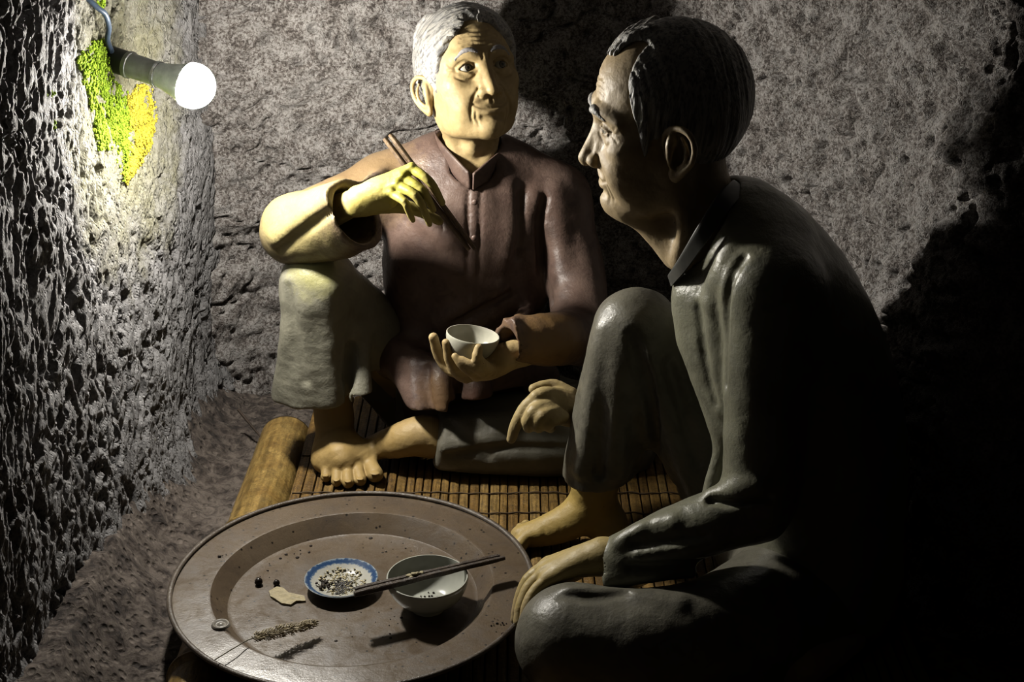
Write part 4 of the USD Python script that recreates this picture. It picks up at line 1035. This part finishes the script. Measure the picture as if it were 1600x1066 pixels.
# openings: right cuff, left cuff, neck
f.chain([at(500, 346, 2.430), at(530, 341, 2.396), at(556, 335, 2.362), at(592, 326, 2.325)], (0.020, 0.037, 0.049, 0.055), 0.003, 'c', flat=((0.3, 1, 0.1), 1.30))
f.half(at(556, 336, 2.362), at(620, 316, 2.30) - at(540, 342, 2.38) + np.array([0.02, 0, 0.018]), 0.003, (at(556, 336, 2.362) - 0.12, at(556, 336, 2.362) + 0.12))
f.chain([at(835, 534, 2.30), at(798, 538, 2.272), at(770, 545, 2.255)], (0.012, 0.026, 0.028), 0.003, 'c')
f.half(at(789, 538, 2.272), at(770, 545, 2.255) - at(835, 534, 2.30), 0.003, (at(785, 540, 2.27) - 0.07, at(785, 540, 2.27) + 0.07))
f.chain([at(733, 205, 2.60), at(735, 250, 2.592), at(737, 268, 2.565), at(737, 274, 2.54)], (0.054, 0.054, 0.046, 0.022), 0.006, 'c')
f.half(at(690, 642, 2.37), np.array([0.02, -0.25, -1.0]), 0.004, (at(690, 650, 2.38) - np.array([0.10, 0.06, 0.06]), at(690, 650, 2.38) + np.array([0.04, 0.09, 0.05])))
f.half(at(745, 624, 2.37), np.array([0.1, -0.25, -1.0]), 0.004, (at(748, 640, 2.38) - np.array([0.034, 0.06, 0.07]), at(748, 640, 2.38) + np.array([0.06, 0.09, 0.05])))
f.rough(0.0022, 22, 0.012, 3, 4)
shirt = biggest(f.mesh())
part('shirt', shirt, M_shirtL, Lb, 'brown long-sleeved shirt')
col_o = [at(735, 296, 2.510), at(710, 276, 2.535), at(685, 254, 2.575), at(674, 240, 2.63), at(690, 232, 2.69)]
col_i = [at(734, 270, 2.508), at(712, 247, 2.532), at(688, 221, 2.570), at(680, 205, 2.622), at(692, 200, 2.675)]
part('collar', ribbon(col_o, col_i, 0.006), M_shirtL, Lb, 'left standing half of the collar')
col_o = [at(738, 296, 2.510), at(763, 280, 2.535), at(790, 264, 2.58), at(802, 254, 2.63), at(790, 246, 2.69)]
col_i = [at(739, 271, 2.508), at(762, 252, 2.532), at(783, 235, 2.575), at(794, 224, 2.622), at(786, 214, 2.675)]
part('collar', ribbon(col_o, col_i, 0.006), M_shirtL, Lb, 'right standing half of the collar')
for px, py, y in ((742, 316, 2.478), (741, 372, 2.446)):
    part('button', blob(at(px, py, y), 0.0052, 3, (1, 0.7, 1), 2, 0.1), M_shirtL, Lb, 'small round cloth button')

# trousers
f = Field((-0.46, 2.20, -0.0035), (0.30, 2.78, 0.50), SC)
f.chain([at(650, 610, 2.60), at(570, 520, 2.54), at(500, 448, 2.462)], (0.085, 0.075, 0.064), 0.03)
f.chain([at(496, 438, 2.452), at(494, 470, 2.452), at(496, 540, 2.457), at(498, 600, 2.465), at(498, 640, 2.470)], (0.054, 0.058, 0.066, 0.078, 0.084), 0.03)
f.chain([at(800, 640, 2.60), at(900, 665, 2.54), at(965, 692, 2.46)], (0.09, 0.078, 0.066), 0.03)
f.chain([at(965, 690, 2.455), at(870, 692, 2.42), at(780, 694, 2.41), at(705, 696, 2.41), at(680, 696, 2.41)], (0.064, 0.060, 0.054, 0.047, 0.040), 0.03)
f.chain([at(704, 672, 2.425), at(770, 660, 2.44), at(850, 650, 2.48), at(920, 650, 2.50)], (0.040, 0.048, 0.055, 0.06), 0.04)
for p, r, h in (([(446, 440), (446, 520), (432, 625)], 0.014, (0.001, 0.004, 0.008)), ([(518, 450), (520, 540), (520, 630)], 0.018, (0.002, 0.006, 0.010)), ([(556, 520), (562, 575), (566, 622)], 0.014, (0.004, 0.010, 0.020)),
                ([(700, 668), (760, 655), (860, 655)], 0.014, 0.005), ([(690, 700), (740, 690), (800, 672)], 0.012, 0.005)):
    f.fold(p, r, h, 0.018)
f.chain([at(562, 490, 2.48), at(564, 570, 2.43), at(563, 615, 2.408)], (0.010, 0.016, 0.020), 0.02)
for p, r, h in (([(450, 450), (464, 530), (478, 595)], 0.007, (-0.001, -0.004, -0.004)), ([(546, 540), (546, 590), (545, 640)], 0.008, -0.007),
                ([(700, 660), (735, 688), (762, 712)], 0.007, -0.004), ([(700, 712), (790, 700), (885, 700)], 0.006, -0.003), ([(820, 655), (850, 675), (890, 680)], 0.007, -0.004)):
    f.fold(p, r, h, 0.010)
f.chain([at(497, 560, 2.462), at(498, 610, 2.467), at(499, 680, 2.472)], (0.030, 0.068, 0.090), 0.003, 'c')
hp = at(500, 634, 2.40)
f.half(hp, np.array([0.10, 0.25, -1.0]), 0.004, (at(498, 650, 2.47) - 0.13, at(498, 650, 2.47) + np.array([0.115, 0.06, 0.13])))
f.half(at(681, 690, 2.40), np.array([-1, -0.1, 0.15]), 0.014, (at(670, 690, 2.41) - np.array([0.10, 0.09, 0.06]), at(670, 690, 2.41) + np.array([0.025, 0.09, 0.07])))
f.rough(0.0024, 20, 0.012, 3, 6)
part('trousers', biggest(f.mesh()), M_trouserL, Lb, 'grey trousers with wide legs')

# bowl and chopsticks in the hands
ax = np.array([0.15, 0.06, 1.0]); ax /= np.linalg.norm(ax)
BH = 0.046
bo = BLC - ax * BH
b = thing('rice_bowl', 'small white bowl held in the palm of the figure in brown', 'bowl', bo)
part('bowl_body', lathe_on(bowl_profile(0.0435, BH, 0.018, 0.0026), bo, ax, 72), M_white2, b, smooth=40)
cr = [blob(BLC + ax * -0.020 + np.array([0.022 * math.cos(a), 0.018 * math.sin(a), 0]), 0.0010, i, (1, 1, 0.7), 1) for i, a in enumerate((1.9, 2.2, 0.4))]
M_stick2 = paint('chopstick_brown', (0.13, 0.08, 0.045), (0.30, 0.20, 0.11), (0.05, 0.03, 0.02), rough=0.4, scale=60, bump=0.4, bscale=300)
ca, cb = at(605, 213, 2.395), at(738, 390, 2.330)
sd = np.array([0.8, 0.2, 0.55]) * 0.0055
for s, lab, k in ((1, 'brown chopstick between the fingers of the raised hand, the upper of the pair', 5), (-1, 'brown chopstick between the fingers of the raised hand, the lower of the pair', 6)):
    c = thing('chopstick', lab, 'chopstick', ca)
    part('shaft', stick(ca + sd * s, cb + sd * s * 0.75 + (cb - ca) * 0.01 * s, 0.0040, 0.0034, wob=0.10, seed=k), M_stick2, c, smooth=30)

# ------------------------------------------------------------------ seated figure in grey-green, in profile on the right
_at = at
def at(px, py, y):
    """as before; this figure leans away from the viewer, the more the higher up"""
    return _at(px, py, y + 0.058 * min(1, max(0, (900 - py) / 450)))
M_skinR = paint('skin_right', (0.50, 0.37, 0.20), (0.62, 0.48, 0.28), (0.26, 0.17, 0.09), rough=0.50, scale=18, bump=0.2, bscale=240, specks=0.35, speck_scale=60,
                stains=((at(890, 810, 2.13), 0.16, (0.60, 0.42, 0.10), 0.8), (at(880, 880, 1.86), 0.14, (0.58, 0.44, 0.15), 0.8), (at(840, 640, 2.13), 0.10, (0.52, 0.40, 0.16), 0.7)))
M_shirtR = paint('shirt_greygreen', (0.22, 0.215, 0.155), (0.31, 0.305, 0.22), (0.10, 0.10, 0.075), rough=0.33, scale=11, bump=0.3, bscale=130, grime=0.45, specks=0.15, speck_scale=40,
                 stains=((at(1150, 350, 1.90), 0.10, (0.38, 0.36, 0.25), 0.6),))
M_collarR = plain('collar_dark', (0.10, 0.10, 0.09), 0.4)
M_trouserR = paint('trousers_slate', (0.165, 0.155, 0.12), (0.25, 0.235, 0.185), (0.08, 0.072, 0.056), rough=0.34, scale=12, bump=0.28, bscale=140, grime=0.5)
M_hairR = paint('hair_pale', (0.42, 0.41, 0.39), (0.58, 0.56, 0.52), (0.2, 0.19, 0.18), rough=0.5, scale=30, bump=0.3, bscale=240, comb=(0.25, 0.1, 0))

HR = Frame(at(1040, 184, 1.985), -91, -5, 0, 1.045, (1.03, 0.965, 1.03))
Rb = thing('person_statue', 'statue of an old man with pale receding hair in a grey-green shirt, seated in profile', 'statue', (0.38, 1.95, 0))
f = Field((-0.02, 1.60, -0.004), (0.56, 2.30, 0.98), 0.0065,
          fine=[[(-0.01, 0.34)], [(1.80, 1.90), (1.90, 2.20)], [(0.0, 0.30), (0.60, 0.94)]], fstep=0.0021)
f.chain([at(1275, 870, 1.98), at(1270, 680, 1.98), at(1235, 540, 1.98), at(1190, 440, 1.98)], (0.10, 0.09, 0.09, 0.085), 0.03)
f.chain([at(1200, 440, 1.86), at(1190, 420, 1.97), at(1180, 430, 2.08)], 0.045, 0.05)
f.chain([at(1200, 440, 1.86), at(1188, 600, 1.84), at(1182, 775, 1.835)], (0.042, 0.036, 0.032), 0.02)
f.chain([at(1182, 785, 1.835), at(1060, 838, 1.845), at(945, 872, 1.862)], (0.032, 0.030, 0.024), 0.02)
f.chain([at(1180, 430, 2.08), at(1130, 560, 2.16), at(1060, 650, 2.20)], (0.042, 0.036, 0.032), 0.02)
f.chain([at(1060, 650, 2.20), at(980, 645, 2.19), at(905, 642, 2.165)], (0.032, 0.030, 0.024), 0.02)
f.chain([at(1215, 860, 2.06), at(1090, 660, 2.09), at(995, 520, 2.08)], (0.07, 0.055, 0.044), 0.03)
f.chain([at(995, 520, 2.08), at(960, 650, 2.11), at(930, 755, 2.145)], (0.044, 0.042, 0.033), 0.03)
f.chain([at(1265, 930, 1.93), at(1040, 1012, 1.775), at(895, 1000, 1.79)], (0.07, 0.056, 0.048), 0.03)
f.chain([at(895, 1000, 1.79), at(1060, 1050, 1.745), at(1200, 1055, 1.80)], (0.044, 0.036, 0.03), 0.03)
f.chain([at(1200, 1055, 1.80), atz(1260, 1040, 0.03), atz(1330, 1000, 0.025)], (0.032, 0.03, 0.02), 0.02)
# far foot
f.chain([at(930, 755, 2.145), at(924, 785, 2.15), at(894, 812, 2.148), at(852, 830, 2.148), at(816, 838, 2.150)], (0.033, 0.034, 0.031, 0.025, 0.019), 0.02)
f.chain([at(926, 780, 2.16), at(950, 815, 2.155), at(948, 826, 2.15)], (0.030, 0.031, 0.030), 0.02)
for i, (y, l, r) in enumerate(((2.135, 812, 0.0125), (2.155, 806, 0.010), (2.172, 808, 0.0095), (2.188, 814, 0.009), (2.20, 822, 0.0085))):
    f.chain([at(842, 834, y), at(826, 838, y), atz(l, 838, 0.014) * np.array([1, 0, 1]) + np.array([0, y, 0])], (r, r * 0.9, r), 0.005)
# neck and head
f.chain([HR.w((0, -0.020, -0.045)), at(1098, 335, 1.972), at(1135, 395, 1.970)], (0.054, 0.052, 0.064), 0.03)
f.chain([HR.w((0.044, -0.005, -0.070)), at(1068, 345, 1.915), at(1062, 408, 1.93)], (0.012, 0.0095, 0.010), 0.018)
f.chain([at(985, 322, 1.975), at(1022, 350, 1.972), at(1060, 392, 1.965)], (0.020, 0.024, 0.026), 0.03)
sculpt_head(f, HR, old=1.15, smile=0.1, bald=1.0, gape=0.85, nose=0.985, brow=1.25, flare=0.95)
# near hand, hanging over the knee
W = at(945, 868, 1.862)
kn = [at(856, 884, 1.905), at(850, 890, 1.885), at(850, 898, 1.865), at(856, 906, 1.848)]
for p, r in zip(kn, (0.0125, 0.0125, 0.0120, 0.0110)):
    f.chain([W + (p - W) * 0.05, W + (p - W) * 0.55 + (0, 0, 0.003), p], (0.021, 0.016, r), 0.012)
for (a, pts, r) in ((0, [(832, 902, 1.903), (819, 930, 1.895), (812, 955, 1.885)], 0.0108), (1, [(826, 908, 1.880), (813, 938, 1.868), (806, 968, 1.855)], 0.0108),
                    (2, [(828, 918, 1.858), (815, 946, 1.842), (810, 972, 1.828)], 0.0102), (3, [(836, 924, 1.836), (824, 946, 1.822), (819, 966, 1.812)], 0.0092)):
    f.chain([kn[a]] + [at(*p) for p in pts], (r * 1.08, r, r * 0.9, r * 0.75), 0.004, n=3)
f.chain([at(915, 884, 1.90), at(880, 905, 1.925), at(852, 925, 1.925)], (0.014, 0.0125, 0.010), 0.008)
for a in kn[:3]: f.chain([W + (a - W) * 0.3 + (0, 0, 0.016), a + (0, 0, 0.010)], (0.002, 0.0035), 0.006, n=1)
# far hand, in front of the raised shin
W = at(905, 642, 2.165)
f.chain([W, at(885, 640, 2.150), at(866, 636, 2.140)], (0.025, 0.027, 0.020), 0.012)
f.chain([at(876, 622, 2.150), at(852, 617, 2.128), at(838, 620, 2.122)], (0.016, 0.013, 0.011), 0.010)
for p, r in (([at(846, 620, 2.128), at(824, 634, 2.122), at(808, 660, 2.120), at(799, 686, 2.124)], (0.0120, 0.0108, 0.0098, 0.0080)),
             ([at(856, 634, 2.118), at(836, 642, 2.104), at(826, 658, 2.104), at(826, 668, 2.112)], (0.0135, 0.0118, 0.0108, 0.0090)),
             ([at(866, 644, 2.112), at(848, 650, 2.096), at(840, 662, 2.100), at(842, 668, 2.110)], (0.0130, 0.0112, 0.0105, 0.0090)),
             ([at(878, 652, 2.112), at(862, 657, 2.098), at(856, 664, 2.102), at(860, 668, 2.112)], (0.0120, 0.0105, 0.0098, 0.0085)),
             ([at(890, 618, 2.160), at(868, 604, 2.165), at(850, 604, 2.160), at(834, 608, 2.150)], (0.0150, 0.0112, 0.0100, 0.0085))):
    f.chain(p, r, 0.005, n=3)
f.rough(0.0007, 80, 0.006, 2, 5)
part('body', biggest(f.mesh()), M_skinR, Rb)
eyes(Rb, HR, (0.05, 1, -0.02), M_eye, M_iris, M_pupil)
for sx in (-1, 1):
    part('eyebrow', brow_hair(f, HR, [(sx * 0.012, 0.0185), (sx * 0.022, 0.0245), (sx * 0.036, 0.0255), (sx * 0.050, 0.0160)], (0.0030, 0.0062, 0.0060, 0.0018)), M_hairR, Rb, 'bushy white eyebrow')
c = HR.o
f = Field(c - (0.15, 0.14, 0.17), c + (0.16, 0.14, 0.18), 0.0020)
hair_shell(f, HR, 0.0070, (0.0780, -0.02, 0.1010), 0.016, low=(-0.034, 0.016, -0.080, -0.10), seed=4, bald=1.0, pad=False)
f.fr = HR
f.sym('ell', (0.038, 0.080, 0.088), (0.029, 0.070, 0.028), 0.012, 'c')
skull = Field(c - (0.15, 0.14, 0.17), c + (0.16, 0.14, 0.18), 0.004)                       # where the locks lie
sculpt_head(skull, HR, bald=1.0); skull.fr = HR
for sx in (-1, 1):
    for k in range(9):
        b = 0.0042 * k
        P = skull.onside([(0.004 - 0.6 * b, 0.1120, -0.004), (0.030 - 0.9 * b, 0.0930, -0.003), (0.0455 - b, 0.0680, -0.0026), (0.0460 - b, 0.0380, -0.0024), (0.0385 - 0.75 * b, 0.0040, -0.002), (0.0345 - 0.30 * b, -0.0260 + 0.0026 * k, -0.0005)], sx)
        f.chain(P, (0.0020, 0.0030, 0.0034, 0.0032, 0.0026, 0.0008), 0.0016)
for k in range(6):
    x = -0.030 + 0.010 * k
    P = skull.onface([(x, 0.088 + 0.004 * abs(k - 2.5) * 0.3, -0.002)])[0]
    f.chain([P, P + (0.001, -0.022, 0.019), P + (0.002, -0.055, 0.030)], (0.0022, 0.0050, 0.0040), 0.003)
f.fr = None
f.strands(HR, lambda L: np.column_stack([L[:, 1] * 210 + np.abs(L[:, 0]) * 100, np.abs(L[:, 0]) * 14 + 9 * np.sign(L[:, 0]), L[:, 2] * 14]), 0.0030)
part('hair', biggest(f.mesh()), M_hairR, Rb, 'pale hair receding at the temples')

SR = 0.0036
f = Field((0.06, 1.68, -0.0035), (0.64, 2.32, 0.74), SR)
fl = (np.array([0.93, 0.0, 0.37]), 1.28)
f.chain([at(1282, 880, 1.985), at(1282, 780, 1.985), at(1278, 670, 1.985), at(1248, 555, 1.985), at(1208, 460, 1.98), at(1165, 385, 1.975)], (0.150, 0.155, 0.158, 0.158, 0.140, 0.100), 0.04, flat=fl)
f.chain([at(1205, 445, 1.862), at(1178, 388, 1.925), at(1165, 372, 1.975), at(1172, 392, 2.03), at(1185, 440, 2.085)], (0.060, 0.060, 0.056, 0.056, 0.056), 0.05)
f.chain([at(1203, 455, 1.850), at(1192, 600, 1.840), at(1186, 745, 1.838)], (0.058, 0.052, 0.050), 0.035)
f.chain([at(1186, 795, 1.838), at(1130, 812, 1.838), at(1060, 838, 1.845), at(962, 884, 1.862)], (0.046, 0.044, 0.043, 0.041), 0.025)
f.chain([at(1185, 440, 2.085), at(1135, 560, 2.16), at(1070, 650, 2.20)], (0.056, 0.050, 0.046), 0.04)
f.chain([at(1070, 650, 2.20), at(990, 648, 2.20), at(918, 640, 2.175)], (0.046, 0.042, 0.036), 0.03)
# front edge and hanging skirt of the shirt
f.chain([at(1100, 385, 1.96), at(1078, 440, 1.955), at(1088, 520, 1.950)], (0.026, 0.022, 0.024), 0.03)
f.chain([at(1112, 470, 1.925), at(1122, 560, 1.915), at(1142, 650, 1.915)], (0.032, 0.032, 0.028), 0.04)
f.chain([at(1078, 470, 1.945), at(1095, 560, 1.930), at(1130, 650, 1.915), at(1128, 700, 1.91), at(1106, 776, 1.905)], (0.016, 0.018, 0.020, 0.012, 0.010), 0.03)
f.chain([at(1270, 700, 2.10), at(1275, 770, 2.11), at(1272, 838, 2.11)], (0.05, 0.05, 0.03), 0.03)
for p, r, h in (([(1145, 375), (1122, 420), (1108, 470)], 0.014, 0.005), ([(1112, 480), (1120, 560), (1128, 640)], 0.012, 0.004), ([(1112, 772), (1150, 765), (1185, 760)], 0.012, 0.006),
                ([(975, 840), (1010, 824), (1050, 815)], 0.010, 0.005), ([(950, 910), (1010, 902), (1080, 898)], 0.009, 0.006), ([(1000, 868), (1060, 862), (1120, 850)], 0.010, 0.004), ([(965, 850), (985, 836), (1000, 826)], 0.007, 0.004)):
    f.fold(p, r, h, 0.014)
for p, r, h in (([(1110, 783), (1150, 785), (1200, 778)], 0.006, -0.007), ([(1160, 405), (1142, 435), (1134, 500), (1132, 600)], 0.008, -0.006), ([(1092, 480), (1102, 560), (1118, 630)], 0.006, -0.002),
                ([(990, 852), (1040, 846), (1100, 838)], 0.006, -0.003), ([(985, 886), (1050, 882), (1110, 874)], 0.007, -0.005)):
    f.fold(p, r, h, 0.007)
# openings
f.chain([at(1000, 866, 1.855), at(955, 884, 1.862), at(910, 896, 1.87)], (0.020, 0.034, 0.046), 0.003, 'c')
f.half(at(941, 884, 1.86), np.array([-1.0, 0.1, -0.05]), 0.003, (at(941, 884, 1.86) - 0.11, at(941, 884, 1.86) + 0.11))
f.half(at(905, 640, 2.17), np.array([-1.0, -0.1, 0]), 0.003, (at(905, 640, 2.17) - 0.06, at(905, 640, 2.17) + 0.06))
f.chain([HR.w((0, -0.020, -0.045)), at(1098, 335, 1.955), at(1116, 372, 1.962)], (0.062, 0.060, 0.046), 0.006, 'c')
f.rough(0.0024, 20, 0.012, 3, 8)
part('shirt', biggest(f.mesh()), M_shirtR, Rb, 'grey-green long-sleeved shirt')
lo = [at(1052, 446, 1.945), at(1072, 422, 1.905), at(1108, 372, 1.880), at(1140, 326, 1.900), at(1163, 300, 1.95), at(1160, 302, 2.0)]
hi = [at(1046, 428, 1.948), at(1062, 402, 1.908), at(1092, 350, 1.888), at(1120, 306, 1.905), at(1142, 284, 1.95), at(1140, 288, 2.0)]
part('collar', ribbon(lo, hi, 0.008), M_collarR, Rb, 'dark standing collar')
lo = [at(1054, 446, 1.952), at(1068, 425, 2.00), at(1100, 380, 2.03), at(1140, 335, 2.025), at(1160, 302, 1.99)]
hi = [at(1048, 428, 1.954), at(1060, 405, 2.00), at(1088, 358, 2.025), at(1122, 314, 2.02), at(1140, 286, 1.99)]
part('collar', ribbon(lo, hi, 0.008), M_collarR, Rb, 'far half of the dark collar')

f = Field((-0.02, 1.58, -0.0035), (0.60, 2.30, 0.50), SR)
f.chain([at(1220, 860, 2.07), at(1090, 665, 2.09), at(1002, 530, 2.08)], (0.095, 0.078, 0.062), 0.03)
f.chain([at(990, 512, 2.078), at(972, 575, 2.085), at(955, 650, 2.105), at(942, 715, 2.125), at(938, 750, 2.135)], (0.060, 0.058, 0.059, 0.060, 0.061), 0.03)
f.chain([at(1270, 925, 1.95), at(1150, 985, 1.82), at(1030, 1010, 1.772), at(893, 1000, 1.788)], (0.11, 0.088, 0.080, 0.0755), 0.03)
f.chain([at(893, 1002, 1.788), at(1050, 1056, 1.745), at(1180, 1056, 1.80)], (0.068, 0.052, 0.048), 0.03)
f.chain([at(1275, 900, 2.0), at(1290, 880, 2.02)], (0.12, 0.12), 0.05)
for p, r, h in (([(936, 520), (924, 620), (906, 735)], 0.014, (0.002, 0.004, 0.008)), ([(968, 580), (966, 660), (966, 740)], 0.014, (0.001, 0.005, 0.010)), ([(1010, 560), (1038, 630), (1064, 720), (1085, 780)], 0.014, 0.007),
                ([(890, 925), (960, 928), (1060, 940)], 0.010, 0.003)):
    f.fold(p, r, h, 0.018)
for p, r, h in (([(988, 525), (1004, 575), (1018, 640), (1030, 720)], 0.010, (-0.003, -0.009, -0.012, -0.010)), ([(942, 640), (938, 700), (936, 745)], 0.008, (-0.001, -0.005, -0.009)), ([(1045, 570), (1066, 640), (1088, 720)], 0.008, -0.005),
                ([(880, 930), (930, 934), (978, 926)], 0.006, -0.003)):
    f.fold(p, r, h, 0.010)
f.chain([at(945, 700, 2.115), at(938, 750, 2.135), at(932, 800, 2.15)], (0.030, 0.053, 0.062), 0.003, 'c')
hp = at(940, 755, 2.10)
f.half(hp, np.array([0.18, 0.18, -1.0]), 0.004, (at(938, 760, 2.13) - 0.10, at(938, 760, 2.13) + 0.10))
f.rough(0.0024, 20, 0.012, 3, 10)
part('trousers', biggest(f.mesh()), M_trouserR, Rb, 'dark slate trousers')

at = _at
